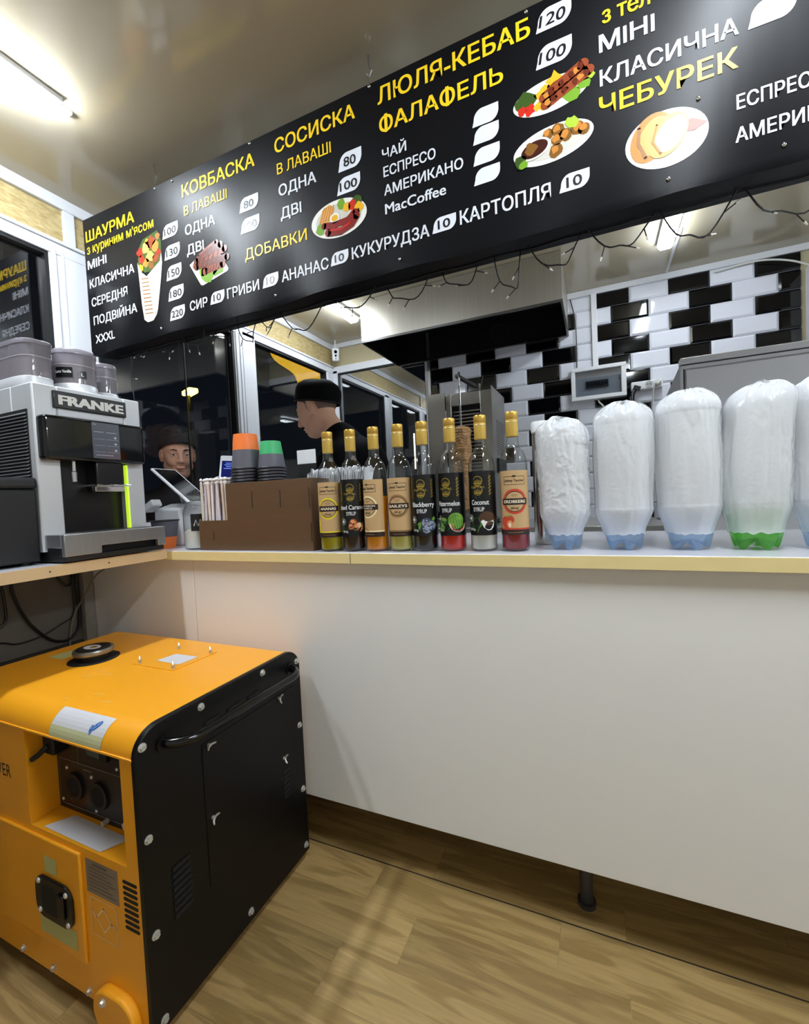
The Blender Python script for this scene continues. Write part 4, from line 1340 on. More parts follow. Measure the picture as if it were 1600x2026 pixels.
# ================================================================== SYRUP BOTTLES
m_gold = mat('gold cap', '#c9a24a', 0.32, metal=0.55)
m_gold2 = mat('gold capsule foil', '#c3a24b', 0.42, metal=0.3)
BR_, BH = 0.0325, 0.333
def liquid(name, c, rough=0.12):
    return syrup_material(name, c)
lb = [mat('kraft label', '#bd9c6e', 0.55), mat('label dark brown', '#241410', 0.5), mat('label cream', '#e6d9be', 0.5), mat('label black', '#07090a', 0.3),
      mat('label green', '#1f4a26', 0.35), mat('label gold', '#b59a3a', 0.35, metal=0.4), mat('label white', '#e4e6e6', 0.4)]
KR, DB, CRM, BK, GRN, GLD, WH = range(7)
lb += [mat('label ' + n, c, 0.45) for n, c in (('yellow', '#dfc928'), ('tan', '#8f6a3e'), ('pale vanilla', '#e8d3a2'), ('red', '#c2402a'), ('caramel', '#b8612f'), ('caramel light', '#d98c57'),
       ('berry', '#3b4560'), ('berry light', '#8f9bb5'), ('leaf', '#6d9a35'), ('leaf dark', '#2f6a2a'), ('melon', '#d04a44'), ('coco brown', '#4a2f1c'), ('grey', '#8b9094'))]
YEL, TAN, VAN, RED, CAR, CA2, BER, BE2, LF, LFD, MEL, COC, GY = range(7, 20)
rnd = random.Random(21)
def art_kraft(name, accent, lines=1):
    """kraft-paper label; u across (0 = middle of the artwork), v up from the label foot"""
    a = Art()
    a.rect(-0.047, 0.0, 0.047, 0.152, KR, 1, 24)
    a.rect(-0.047, 0.0, 0.047, 0.0125, DB, 2, 24)
    a.rect(-0.047, 0.0125, 0.047, 0.0165, accent, 2, 24)
    # name frame on top
    for q in (((-.0255, .119), (.0255, .119)), ((-.0255, .138), (.0255, .138)), ((-.0255, .119), (-.0255, .138)), ((.0255, .119), (.0255, .138))):
        pts = [(q[0][0] + (q[1][0] - q[0][0]) * i / 10, q[0][1] + (q[1][1] - q[0][1]) * i / 10) for i in range(11)]
        a.stroke(pts, 0.0011, DB, 2)
    a.disc((0, .1385), .005, .0022, DB, 3, 14, k=2)
    a.text('Johnny Teucher', 0, 0.1255, 0.046, 0.0066, DB, 3, bold=0.02, center=True)
    c = (0.0, 0.079)
    a.ring(c, 0.0245, 0.0298, accent, 2, 44)
    a.ring(c, 0.0228, 0.0245, DB, 3, 44)
    a.rect(-0.031, 0.0715, 0.031, 0.0865, DB, 5, 14)
    if lines == 1:
        a.text(name, 0, 0.0755, 0.052 if len(name) > 6 else 0.046, 0.0072, CRM, 6, bold=0.03, center=True)
    else:
        a.text(name[0], 0, 0.0797, 0.046, 0.0045, CRM, 6, bold=0.02, center=True)
        a.text(name[1], 0, 0.0735, 0.030, 0.0045, CRM, 6, bold=0.02, center=True)
    a.text('sirup', 0, 0.0610, 0.018, 0.0068, DB, 3, bold=0.015, center=True)
    for v, w in ((.0945, .016), (.0912, .011)):
        a.rect(-w / 2, v, w / 2, v + .0012, TAN, 3, 4)
    a.rect(-0.018, 0.0055, 0.018, 0.0068, TAN, 3, 6)
    if accent == RED:
        for u, v, r, q in ((-.024, .031, .0125, RED), (-.012, .036, .0095, RED), (-.02, .024, .010, RED)):
            a.disc((u, v), r, r * 1.1, q, 3, 18, k=3)
        a.disc((-.013, .026), .0075, .009, CA2, 4, 16, k=2); a.disc((-.013, .024), .0035, .006, CRM, 5, 12, k=2)
        for i in range(5):
            a.stroke([(-.015, .043), (-.015 + .008 * math.cos(i * .8), .043 + .005 * math.sin(i * .8))], .0014, LF, 4)
    elif accent == YEL:
        for u, v, r in ((-.036, .038, .014), (-.04, .026, .013), (-.032, .022, .009)):
            a.disc((u, v), r * .7, r, YEL, 3, 18, k=3)
    elif accent == VAN:
        a.fan([(-.030, .017), (-.012, .02), (-.016, .035), (-.028, .047)], VAN, 3)
        a.stroke([(-.014, .024), (-.006, .021), (.0, .014)], .0016, DB, 4)
    return a
def art_royal(name, fruit, shift=0.0, width=0.05):
    a = Art()
    a.rect(-0.085, 0.0, 0.085, 0.156, BK, 1, 40)
    c = 0.0
    for vv, q in ((0.126, 1), (0.103, -1)):
        a.ring((c, vv + .006), .0105, .0118, GLD, 2, 22, 200, 520)
        for i in range(-2, 3):
            a.stroke([(c + i * .003, vv), (c + i * .0042, vv + .0085 - abs(i) * .0014)], .0016, GLD, 3)
        a.stroke([(c - .007, vv), (c, vv - .0012), (c + .007, vv)], .0022, GLD, 3)
    a.text('ROYAL', 0, 0.1145, 0.036, 0.0055, GLD, 2, bold=0.0, center=True)
    for s in (-1, 1):
        for j in range(6):
            b = 0.098 + j * 0.008
            a.stroke([(c + s * .027, b), (c + s * .0305, b + .004), (c + s * .028, b + .007)], .0011, GLD, 2)
            a.stroke([(c + s * .0302, b), (c + s * .0335, b + .0055)], .0009, GLD, 2)
    a.stroke([(c - .028, .092), (c - .012, .096), (c + .004, .094), (c + .02, .097)], [.002, .006, .005, .001], GRN, 2)
    a.stroke([(c - .022, .088), (c - .005, .0925), (c + .02, .090)], [.001, .004, .001], LFD, 3)
    a.text(name, shift, 0.0745, width, 0.0125, WH, 5, bold=0.018, center=True)
    a.text('SYRUP', 0.001, 0.0585, 0.027, 0.0105, WH, 5, bold=0.012, center=True)
    a.ring((-.0245, .042), .0068, .0092, GY, 3, 26); a.disc((-.0245, .042), .0042, .0042, WH, 3, 12, k=1)
    a.text('0,8 kg', -0.028, 0.0125, 0.018, 0.0058, WH, 3, bold=0.01)
    for i in range(14):
        t = i / 13
        a.stroke([(-.05 + .1 * t, .012 + .05 * rnd.random() * .4), (-.046 + .1 * t, .02 + .02 * rnd.random())], .0025, GRN, 2)
    if fruit == 'caramel':
        for u, v, r, q in ((.006, .038, .0115, CAR), (.024, .028, .0125, CA2), (.014, .026, .010, CAR), (.0, .028, .008, CAR)):
            a.fan(wig(u, v, r, 9, .18), q, 4); a.fan(wig(u - .001, v + .004, r * .55, 7, .2), CA2 if q == CAR else VAN, 5)
    elif fruit == 'berry':
        a.fan([(-.012, .031), (-.004, .036), (.004, .03), (-.004, .022), (-.006, .014)], LF, 3)
        for cu, cv, rr_ in ((.012, .032, .0135), (.027, .027, .0125), (.012, .018, .011)):
            a.disc((cu, cv), rr_, rr_ * 1.05, BER, 4, 20, k=3)
            for i in range(24):
                r = rr_ * .85 * math.sqrt(rnd.random()); t = rnd.uniform(0, 2 * PI)
                a.disc((cu + r * math.cos(t), cv + r * math.sin(t)), .0021, .0021, BE2 if i % 2 else GY, 5, 8, k=1)
        a.fan([(.026, .043), (.033, .05), (.038, .043), (.03, .038)], LF, 6)
    elif fruit == 'melon':
        a.disc((.024, .037), .021, .020, LF, 3, 28, k=5)
        for i in range(-3, 4):
            a.stroke([(.024 + i * .0035 - .004, .053 - abs(i) * .002), (.024 + i * .0066, .037), (.024 + i * .005 + .003, .02)], .0021, LFD, 4)
        a.fan([(.009, .030)] + [(.029 + .022 * math.cos(R(180 + i * 15)), .030 + .022 * math.sin(R(180 + i * 15)) * .95) for i in range(13)], CRM, 5)
        a.fan([(.012, .0298)] + [(.029 + .0185 * math.cos(R(180 + i * 15)), .0298 + .0185 * math.sin(R(180 + i * 15)) * .95) for i in range(13)], MEL, 6)
        for i in range(9):
            t = R(200 + i * 17); a.disc((.029 + .010 * math.cos(t), .026 + .010 * math.sin(t)), .0007, .0012, BK, 7, 6, k=1)
        for i in range(14):
            a.fan(wig(-.013 + rnd.uniform(-.009, .009), .026 + rnd.uniform(-.015, .016), .0045, 7, .35), LF if i % 2 else LFD, 4)
    elif fruit == 'coco':
        a.disc((.022, .041), .021, .017, COC, 3, 28, k=5, rot=-10)
        for i in range(8):
            t = R(110 + i * 19)
            a.stroke([(.006, .026), (.006 + .024 * math.cos(t), .026 + .022 * math.sin(t))], [.003, .0006], LF if i % 2 else LFD, 4)
        a.fan([(.005, .034), (.010, .038), (.020, .033), (.030, .034), (.036, .037), (.039, .031), (.037, .020), (.030, .013), (.022, .012), (.012, .019)], WH, 6)
    return a
def syrup_bottle(x, y, label, liq, level, art, a_off, kraft=True, cont=None):
    t = thing('syrup_bottle', label, 'bottle', (x, y, CT), 'syrup bottles along the counter front')
    c = (x, y, CT)
    body = [(0.018, 0.004), (0.026, 0.001), (0.0305, 0.002), (BR_, 0.006), (BR_, 0.200), (0.0322, 0.209), (0.0310, 0.219), (0.0288, 0.228), (0.0252, 0.237), (0.0205, 0.244), (0.0168, 0.249), (0.0148, 0.256), (0.0140, 0.266), (0.0138, 0.300)]
    MB().lathe(body, 48, c).build('glass', m_cg, t, smooth=60)
    rin = BR_ - 0.0016
    prof = [(0.0, 0.005), (rin - 0.004, 0.0055), (rin, 0.010)]
    for r, z in body[4:8]:
        if z < level and z > 0.02:
            prof.append((r - 0.0016, z))
    prof += [(rin if level < 0.201 else 0.02, level), (0, level)]
    MB().lathe(prof, 40, c).build('syrup', liq, t, smooth=50)
    MB().lathe([(0.0142, 0.274), (0.0146, 0.276), (0.0148, 0.312), (0.0146, 0.3145)], 32, c).build('capsule', m_gold2, t)
    MB().lathe([(0.0, 0.3145), (0.0138, 0.3147), (0.0150, 0.3165), (0.0150, 0.330), (0.0140, BH), (0, BH)], 32, c).build('cap', m_gold, t)
    MB().lathe([(0.0149, 0.308), (0.0152, 0.3085), (0.0152, 0.3098), (0.0149, 0.3102)], 32, c, closed=True).build('foil_ring', mat('bright foil', '#f0dca0', 0.2, metal=0.6), t)
    # artwork faces the customer, turned by a_off
    az = math.atan2(-y, -x) + a_off
    r0 = BR_ + 0.0002
    art.mesh(lambda u, v, h: (x + (r0 + h) * math.cos(az + u / r0), y + (r0 + h) * math.sin(az + u / r0), CT + 0.040 + v), 0.00012).build('label', lb, t, smooth=0)
    return t
BX = [-0.6865, -0.6155, -0.546, -0.4755, -0.408, -0.3345, -0.257, -0.1805]
BY = [1.046, 1.05, 1.054, 1.058, 1.061, 1.065, 1.07, 1.074]
syrup_bottle(BX[0], BY[0], 'syrup bottle with kraft label lettered ANANAS and olive yellow syrup, beside the brown organizer', liquid('pineapple', '#b3a414'), 0.042, art_kraft('ANANAS', YEL), R(-15))
syrup_bottle(BX[1], BY[1], 'syrup bottle with black Salted Caramel label and dark brown syrup', liquid('caramel', '#200a0c'), 0.17, art_royal('Salted Caramel', 'caramel', 0.0, 0.086), R(-14), False)
syrup_bottle(BX[2], BY[2], 'syrup bottle with turned kraft label showing amber orange syrup at its side', liquid('vanilla', '#f09a14'), 0.147, art_kraft(('BOURBON', 'VANILLE'), VAN, 2), R(-46))
syrup_bottle(BX[3], BY[3], 'syrup bottle with brown-ringed kraft label and pale yellow-green syrup, left of the blackberry one', liquid('cream', '#cdc364'), 0.150, art_kraft('BAILEYS', TAN), R(-15))
syrup_bottle(BX[4], BY[4], 'syrup bottle with black Blackberry label and near-black syrup', liquid('blackberry', '#08070b'), 0.17, art_royal('Blackberry', 'berry', 0.004, 0.062), R(-17), False)
syrup_bottle(BX[5], BY[5], 'syrup bottle with black Watermelon label and bright red syrup', liquid('watermelon', '#d81c12'), 0.16, art_royal('Watermelon', 'melon', 0.002, 0.066), R(-28), False)
syrup_bottle(BX[6], BY[6], 'syrup bottle with black Coconut label and milky white syrup', liquid('coconut', '#e8e5d8', 0.3), 0.17, art_royal('Coconut', 'coco', 0.004, 0.044), R(-20), False)
syrup_bottle(BX[7], BY[7], 'syrup bottle with kraft label lettered ERDBEERE and dark red syrup, nearest the bagged bottles', liquid('strawberry', '#a00c20'), 0.15, art_kraft('ERDBEERE', RED), R(1))

# ================================================================== BAGGED PLASTIC BOTTLES
m_bag = bag_material('milky plastic bag')
def pet_mat(nm, c):
    return thin_glass('pet ' + nm, tint=c, base=0.05, diffuse=[x ** 1.2 for x in c], dfac=0.13)
def fbm(x, y, z, o=3):
    s = 0; a = 1
    for i in range(o):
        s += a * noise.noise(Vector((x, y, z))); x *= 2.03; y *= 2.03; z *= 2.03; a *= 0.5
    return s
def bagged(x, y, rb, rbag, z1, tint, nm, seed, lean, label, topx=0.0, sharp=1.0, sq=1.0):
    t = thing('bagged_bottle', label, 'bottle', (x, y, CT), 'plastic bags pulled over cut bottle bases')
    # moulded base with five feet
    n = 60; lev = 16; vs = []; fs = []
    H = 0.085
    for j in range(lev):
        s = j / (lev - 1); z = 0.001 + H * s
        for i in range(n):
            a = 2 * PI * i / n
            foot = 0.5 + 0.5 * math.cos(5 * a)
            k = max(0, 1 - s / 0.44)
            r = rb * (0.80 + 0.20 * min(1, s / 0.42) ** 0.6) * (1 - 0.30 * k * (1 - foot) ** 1.5)
            vs.append((x + r * math.cos(a), y + r * math.sin(a), CT + z + 0.016 * k * k * (1 - foot) ** 1.3))
    for j in range(lev - 1):
        for i in range(n):
            a, b = j * n + i, j * n + (i + 1) % n
            fs.append((a, b, b + n, a + n))
    o = len(vs); vs.append((x, y, CT + 0.022))
    for i in range(n):
        fs.append((o, (i + 1) % n, i))
    MB().add(vs, fs).build('bottle_base', pet_mat(nm, tint), t, smooth=60)
    # stack of cups inside, seen faintly
    MB().lathe([(0, 0.06), (rb * 0.70, 0.06), (rbag * 0.80, z1 * 0.82), (rbag * 0.6, z1 * 0.9), (0, z1 * 0.92)], 28, (x, y, CT)).build('cup_filling', mat('pale foam cups', '#c9cbc8', 0.7), t)
    # bag with folds
    n = 120; lev = 110; vs = []; fs = []
    zb_ = 0.036
    for j in range(lev):
        s = j / (lev - 1); z = zb_ + (z1 - zb_) * s
        if s < 0.20:
            q = s / 0.20; r = rb * 1.03 + (rbag - rb * 1.03) * (q * q * (3 - 2 * q))
        elif s < 0.84:
            r = rbag * (1 + 0.02 * math.sin(s * 9 + seed))
        else:
            q = (s - 0.84) / 0.16
            r = rbag * max(0.0, 1 - q ** 2.6) ** 0.5
        for i in range(n):
            a = 2 * PI * i / n
            c_, s_ = math.cos(a), math.sin(a)
            px, py, pz = c_ * 1.9 + seed * 7.1, s_ * 1.9, z * (13 if sharp > 1 else 6) + 1.5 * c_ * max(0, s - .5)
            w = fbm(px * 2.2 + 2 * fbm(px, py, pz, 2), py * 2.2, pz * 1.4 + 1.5 * noise.noise(Vector((px, pz, 3))), 3)
            crease = (1 - abs(w)) ** 3
            v2 = noise.noise(Vector((a * 3.0 + seed, z * 5, seed)))
            dd = (0.0016 * crease * sharp + 0.0011 * w + 0.0032 * v2) * min(1, 0.35 + s * 1.5)
            hem = 0.004 * noise.noise(Vector((a * 4, seed, 0))) if j == 0 else 0
            rr_ = max(0.0008, r + dd * (1 if s < .93 else max(0, (1 - s) / .07)))
            tz = CT + z + hem + (0.010 * w * max(0, (s - .8) / .2))
            vs.append((x + rr_ * c_ * sq + lean * s * s + topx * max(0, (s - .8) / .2) ** 2, y + rr_ * s_, tz))
    for j in range(lev - 1):
        for i in range(n):
            a, b = j * n + i, j * n + (i + 1) % n
            fs.append((a, b, b + n, a + n))
    fs.append(tuple(range((lev - 1) * n, lev * n)))
    MB().add(vs, fs).build('plastic_bag', m_bag, t, smooth=180)
    return t
BLUE, GREENP = (0.66, 0.81, 0.97), (0.30, 0.78, 0.16)
bagged(-0.069, 1.105, 0.038, 0.056, 0.309, BLUE, 'blue', 1.0, -0.002, 'milky plastic bag over blue bottle base, the shortest one, next to the red syrup bottle', -0.006, 2.2)
bagged(0.056, 1.110, 0.042, 0.060, 0.330, BLUE, 'blue', 2.3, 0.004, 'milky plastic bag over blue bottle base, second from the syrup bottles', 0.0)
bagged(0.184, 1.116, 0.044, 0.060, 0.342, BLUE, 'blue', 3.7, 0.0, 'tall milky plastic bag over blue bottle base, just left of the green based one', 0.002)
bagged(0.302, 1.122, 0.046, 0.059, 0.338, GREENP, 'green', 4.9, 0.012, 'tall milky plastic bag over a bright green bottle base', 0.010)
bagged(0.424, 1.127, 0.044, 0.060, 0.345, BLUE, 'blue', 6.1, 0.0, 'milky plastic bag over blue bottle base, cut off by the right edge of the picture', 0.0)

# ================================================================== GENERATOR
m_gy = mat('generator yellow paint', '#f2a51e', 0.33, spec=0.5, bump=(140, 0.05), coat=0.15)
m_gb = mat('generator black paint', '#040405', 0.45, spec=0.3, bump=(160, 0.05))
m_bolt = mat('zinc bolt', '#cfcdc6', 0.35, metal=0.6)
m_paper = mat('pale paper sticker', '#c9c9cd', 0.6)
m_paper2 = mat('greenish paper sticker', '#b9b878', 0.6)
gx0, gx1, gy0, gy1, gz0, gz1 = -1.515, -0.800, 0.515, 1.0, -0.012, 0.575
gen = thing('generator', 'yellow and black enclosed diesel generator standing on floor before the white counter', 'generator', ((gx0 + gx1) / 2, 0.757, FLOOR))
RB = 0.052
def side_profile(ins=0.0, z0=gz0):
    """outline in (y,z)"""
    a, b, c = gy0 + ins, gy1 - ins, gz1 - ins
    r = RB - ins
    pts = [(a, z0)]
    pts += [(a + r - r * math.cos(t), c - r + r * math.sin(t)) for t in [i * PI / 20 for i in range(11)]]
    pts += [(b - r + r * math.sin(t), c - r + r * math.cos(t)) for t in [i * PI / 20 for i in range(11)]]
    pts += [(b, z0)]
    return pts
# wrap-round shell with an opening for the controls in the front
rx0, rx1, rz0, rz1, rd = -1.158, -0.838, 0.310, 0.520, 0.062
pr = side_profile()
mb = MB()
xs_ = [gx0, rx0, rx1, gx1]
front = [(gy0, gz0), (gy0, rz0), (gy0, rz1)]
path = [(gy0, gz0), (gy0, rz0), (gy0, rz1)] + pr[1:]
k = len(path)
for xx in xs_:
    mb.v += [(xx, p[0], p[1]) for p in path]
for i in range(3):
    for j in range(k - 1):
        if i == 1 and j == 1:
            continue
        mb.f.append((i * k + j, (i + 1) * k + j, (i + 1) * k + j + 1, i * k + j + 1)); mb.m.append(0)
# underside and inner recess
mb.add([(gx0, gy0, gz0), (gx1, gy0, gz0), (gx1, gy1, gz0), (gx0, gy1, gz0)], [(0, 3, 2, 1)])
A = [(rx0, gy0, rz0), (rx1, gy0, rz0), (rx1, gy0, rz1), (rx0, gy0, rz1)]
B = [(p[0], gy0 + rd, p[2] + (0.004 if p[2] < 0.4 else 0)) for p in A]
mb.add(A + B, [(0, 1, 5, 4), (1, 2, 6, 5), (2, 3, 7, 6), (3, 0, 4, 7)])
mb.add([(gx0, *p) for p in pr], [tuple(range(len(pr)))])
mb.build('yellow_shell', m_gy, gen, smooth=30)
# lid overlap line along the front shoulder
MB().box(gx0, gx1 - 0.001, gy0 - 0.0025, gy0 + 0.003, 0.522, 0.5265).build('lid_seam', m_gy, gen, bevel=0.001)
# black end plate
mb = MB().prism(side_profile(-0.0015, gz0 - 0.004), 'x', gx1 - 0.004, gx1 + 0.010)
mb.build('end_plate', m_gb, gen, bevel=0.0025)
XB = gx1 + 0.010
# handle on the end plate
hp = []
for t in range(9):
    a = PI / 2 * t / 8
    hp.append((XB - 0.004 + 0.052 * math.sin(a), 0.572 + 0.052 * (1 - math.cos(a)), 0.531))
for t in range(9):
    a = PI / 2 * t / 8
    hp.append((XB - 0.004 + 0.052 * math.cos(a), 0.906 + 0.052 * math.sin(a), 0.531))
MB().tube(hp, 0.0095, 14).build('handle', mat('gloss black tube', '#050506', 0.16), gen)
for y in (0.572, 0.958):
    MB().cyl((XB, y, 0.531), (XB + 0.004, y, 0.531), 0.017, n=20).build('handle_flange', m_gb, gen)
# service door on the end plate
mb = MB()
mb.box(XB, XB + 0.0018, 0.658, 0.974, 0.165, 0.478)
mb.build('end_door', m_gb, gen, bevel=0.0008)
def slots(y0, y1, z0, z1, n, tilt, name='vent'):
    mb = MB()
    h = (z1 - z0) / n
    for i in range(n):
        z = z0 + (i + .5) * h
        mb.obox((XB + 0.0012, (y0 + y1) / 2, z), (0, 1, tilt), (0, -tilt, 1), (1, 0, 0), (y1 - y0) / 2, h * 0.30, 0.0016)
    mb.build(name, mat('vent shadow', '#020203', 0.7), gen, smooth=0)
for y in (0.688, 0.752, 0.816):
    slots(y - 0.019, y + 0.019, 0.502, 0.524, 2, 0.05)
slots(0.905, 0.932, 0.190, 0.272, 6, 0.0)
slots(0.571, 0.612, 0.170, 0.278, 8, 0.0)
def bolt(p, nx, r=0.0062):
    p = Vector(p); nx = Vector(nx)
    mb = MB().cyl(p, p + nx * 0.0015, r * 1.35, n=16)
    mb.cyl(p + nx * 0.0015, p + nx * 0.006, r, r * 0.9, n=6)
    mb.build('bolt', m_bolt, gen, smooth=25)
for y, z in [(0.528, 0.545), (0.662, 0.560), (0.851, 0.560), (0.987, 0.540), (0.985, 0.357), (0.985, 0.172), (0.528, 0.368), (0.530, 0.180), (0.766, 0.010), (0.985, 0.008), (0.536, 0.006)]:
    bolt((XB, y, z), (1, 0, 0))
def wingnut(p, nrm, along, s=1.0):
    p = Vector(p); nrm = Vector(nrm).normalized(); al = Vector(along).normalized()
    mb = MB().cyl(p, p + nrm * 0.007 * s, 0.0055 * s, 0.0045 * s, 12)
    for q in (-1, 1):
        mb.tube([p + nrm * 0.004 * s, p + nrm * 0.009 * s + al * q * 0.009 * s, p + nrm * 0.015 * s + al * q * 0.014 * s], [0.0025 * s, 0.0032 * s, 0.002 * s], 8)
    mb.build('wing_nut', m_bolt, gen)
for y, z, al in ((0.674, 0.308, (0, 1, 1)), (0.912, 0.303, (0, 0.2, 1)), (0.674, 0.470, (0, 1, .3)), (0.905, 0.470, (0, .3, 1))):
    wingnut((XB + 0.0018, y, z), (1, 0, 0), al, 0.8)
# top: filler cap, inspection hatch
mb = MB().cyl((-1.310, 0.757, gz1), (-1.310, 0.757, gz1 + 0.0015), 0.062, n=40)
mb.build('filler_well', mat('filler hole', '#050505', 0.8), gen)
MB().cyl((-1.310, 0.757, gz1 + 0.0015), (-1.310, 0.757, gz1 + 0.016), 0.033, n=32).build('filler_neck', m_blackm, gen)
cp = MB().lathe([(0.034, 0.016), (0.047, 0.017), (0.049, 0.02), (0.049, 0.028), (0.047, 0.031), (0.0, 0.0315)], 40, (-1.310, 0.757, gz1)).build('filler_cap', mat('dull steel cap', '#8e8b84', 0.35, metal=0.8), gen)
MB().cyl((-1.310, 0.757, gz1 + 0.0315), (-1.310, 0.757, gz1 + 0.033), 0.041, n=36).build('cap_disc', m_blackm, cp)
a = Art().disc((0, 0), .027, .018, 0, 1, 24).disc((.004, .002), .012, .008, 1, 2, 16)
a.mesh(lambda u, v, h: (-1.312 + u, 0.755 + v, gz1 + 0.033 + h)).build('cap_sticker', [m_paper, mat('ochre print', '#8a7426', 0.5)], cp, smooth=0)
MB().box(-1.150, -0.995, 0.760, 0.900, gz1 - 0.0005, gz1 + 0.0022).build('top_hatch', m_gy, gen, bevel=0.0008)
for x, y in ((-1.129, 0.886), (-1.006, 0.888), (-1.138, 0.772), (-1.010, 0.772)):
    wingnut((x, y, gz1 + 0.002), (0, 0, 1), (1, -0.7, 0), 0.9)
def sticker(name, pts, mm, nrm, label=None):
    n_ = Vector(nrm) * 0.0006
    o = MB().add([Vector(p) + n_ for p in pts], [(0, 1, 2, 3)]).build(name, mm, gen, smooth=0)
    if label: o['label'] = label
    return o
zt_ = gz1 + 0.0023
sticker('paper_sticker', [(-1.105, 0.795, zt_), (-1.017, 0.792, zt_), (-1.012, 0.850, zt_), (-1.097, 0.850, zt_)], m_paper, (0, 0, 1))
sticker('paper_sticker', [(-1.462, 0.722, gz1), (-1.395, 0.722, gz1), (-1.392, 0.785, gz1), (-1.456, 0.782, gz1)], m_paper2, (0, 0, 1))
# curved sticker on the front shoulder with a blue leaf mark
def shoulder(u, v, h):
    """u = x, v = arc length from the shoulder foot"""
    t = v / RB; r = RB + h + 0.0004
    return (u, gy0 + RB - r * math.cos(t), gz1 - RB + r * math.sin(t))
a = Art()
for i in range(8):
    a.rect(-1.062, 0.004 + i * 0.0075, -0.892, 0.004 + (i + 1) * 0.0075, 0 if i > 2 else 1, 1)
for (cx_, cy_, s, q) in ((-0.925, .043, 1.0, 1), (-0.936, .034, .75, -1)):
    a.disc((cx_, cy_), .0125 * s, .0058 * s, 2, 2, 18, rot=48 if q > 0 else 100, k=2)
    a.stroke([(cx_ - .006 * s, cy_ - .007 * s), (cx_ + .005 * s, cy_ + .006 * s)] if q > 0 else [(cx_, cy_ - .008), (cx_ - .001, cy_ + .006)], .0012, 0, 3)
a.mesh(shoulder).build('shoulder_sticker', [m_paper, mat('pale green print', '#bdbf93', 0.6), mat('blue leaf print', '#2b62a8', 0.5)], gen, smooth=0)
# control panel in the recess
yp = gy0 + rd - 0.004
mpn = mat('dark control panel', '#171315', 0.4)
cpn = MB().box(rx0 + 0.002, rx1 - 0.002, yp, yp + 0.004, rz0 + 0.004, rz1).build('control_panel', mpn, gen, smooth=0)
f_ = lambda u, v, h: (u, yp - h - 0.0003, v)
a = Art()
wl = 0.0016
for p, q in (((-1.148, .43), (-.848, .43)), ((-1.148, .335), (-1.148, .43)), ((-1.140, .326), (-.848, .326)), ((-.848, .326), (-.848, .43)), ((-1.148, .335), (-1.140, .326)), ((-1.075, .43), (-1.075, .52)), ((-.905, .326), (-.905, .43))):
    a.stroke([p, q], wl, 0, 1)
a.rect(-1.06, .418, -1.03, .4205, 0, 1)
a.mesh(f_).build('panel_lines', mat('panel line print', '#7d7a76', 0.5), cpn, smooth=0)
for x, z in ((-1.09, .375), (-1.005, .372)):
    mb = MB().cyl((x, yp, z), (x, yp - 0.006, z), 0.031, 0.030, 28)
    mb.cyl((x, yp - 0.0061, z), (x, yp - 0.0062, z), 0.022, n=24, m=1)
    mb.build('power_socket', [m_blackm, mat('socket hole', '#020202', 0.9)], cpn)
for x, z in ((-1.118, .412), (-1.105, .345), (-1.03, .408), (-1.02, .335), (-.94, .445), (-1.065, .505), (-1.14, .335)):
    MB().ball((x, yp - 0.001, z), 0.004, 0.003, 0.004, 10, 6).build('screw', m_bolt, cpn)
MB().box(-1.035, -0.965, yp - 0.008, yp, .455, .516).build('meter', m_blackm, cpn, bevel=0.002)
MB().box(-1.028, -0.985, yp - 0.0088, yp - 0.008, .462, .510).build('meter_face', mat('grey green meter glass', '#4a5450', 0.15), cpn, smooth=0)
MB().box(-1.150, -1.110, yp - 0.030, yp, .455, .516).build('key_housing', m_blackm, cpn, bevel=0.004)
MB().tube([(-1.13, yp - 0.03, .475), (-1.135, yp - 0.045, .462), (-1.15, yp - 0.05, .452)], 0.006, 8).build('key', m_blackm, cpn)
MB().box(-.868, -.842, yp - 0.012, yp, .452, .50).build('breaker_switch', mat('grey breaker', '#8a8784', 0.4), cpn, bevel=0.002)
MB().box(-.866, -.844, yp - 0.016, yp, .436, .452).build('breaker_toggle', mat('red toggle', '#8c2326', 0.4), cpn, bevel=0.002)
for x in (-.898, -.868):
    mb = MB().cyl((x, yp, .345), (x, yp - 0.014, .345), 0.007, n=12)
    mb.cyl((x, yp - 0.014, .345), (x, yp - 0.02, .345), 0.009, n=6)
    mb.build('terminal_screw', m_bolt, cpn)
MB().ball((-.852, yp - 0.008, .322), 0.010, 0.010, 0.012, 12, 8).build('red_terminal', mat('red terminal cap', '#a01a20', 0.35), cpn)
MB().cyl((-.985, yp, .322), (-.985, yp - 0.012, .322), 0.006, 0.005, 12).build('ground_screw', m_bolt, cpn)
sticker('paper_sticker', [(-1.120, gy0 + 0.006, rz0 + 0.0008), (-.925, gy0 + 0.004, rz0 + 0.0008), (-.895, gy0 + 0.047, rz0 + 0.0036), (-1.085, gy0 + 0.050, rz0 + 0.0036)], m_paper, (0, -.02, 1))
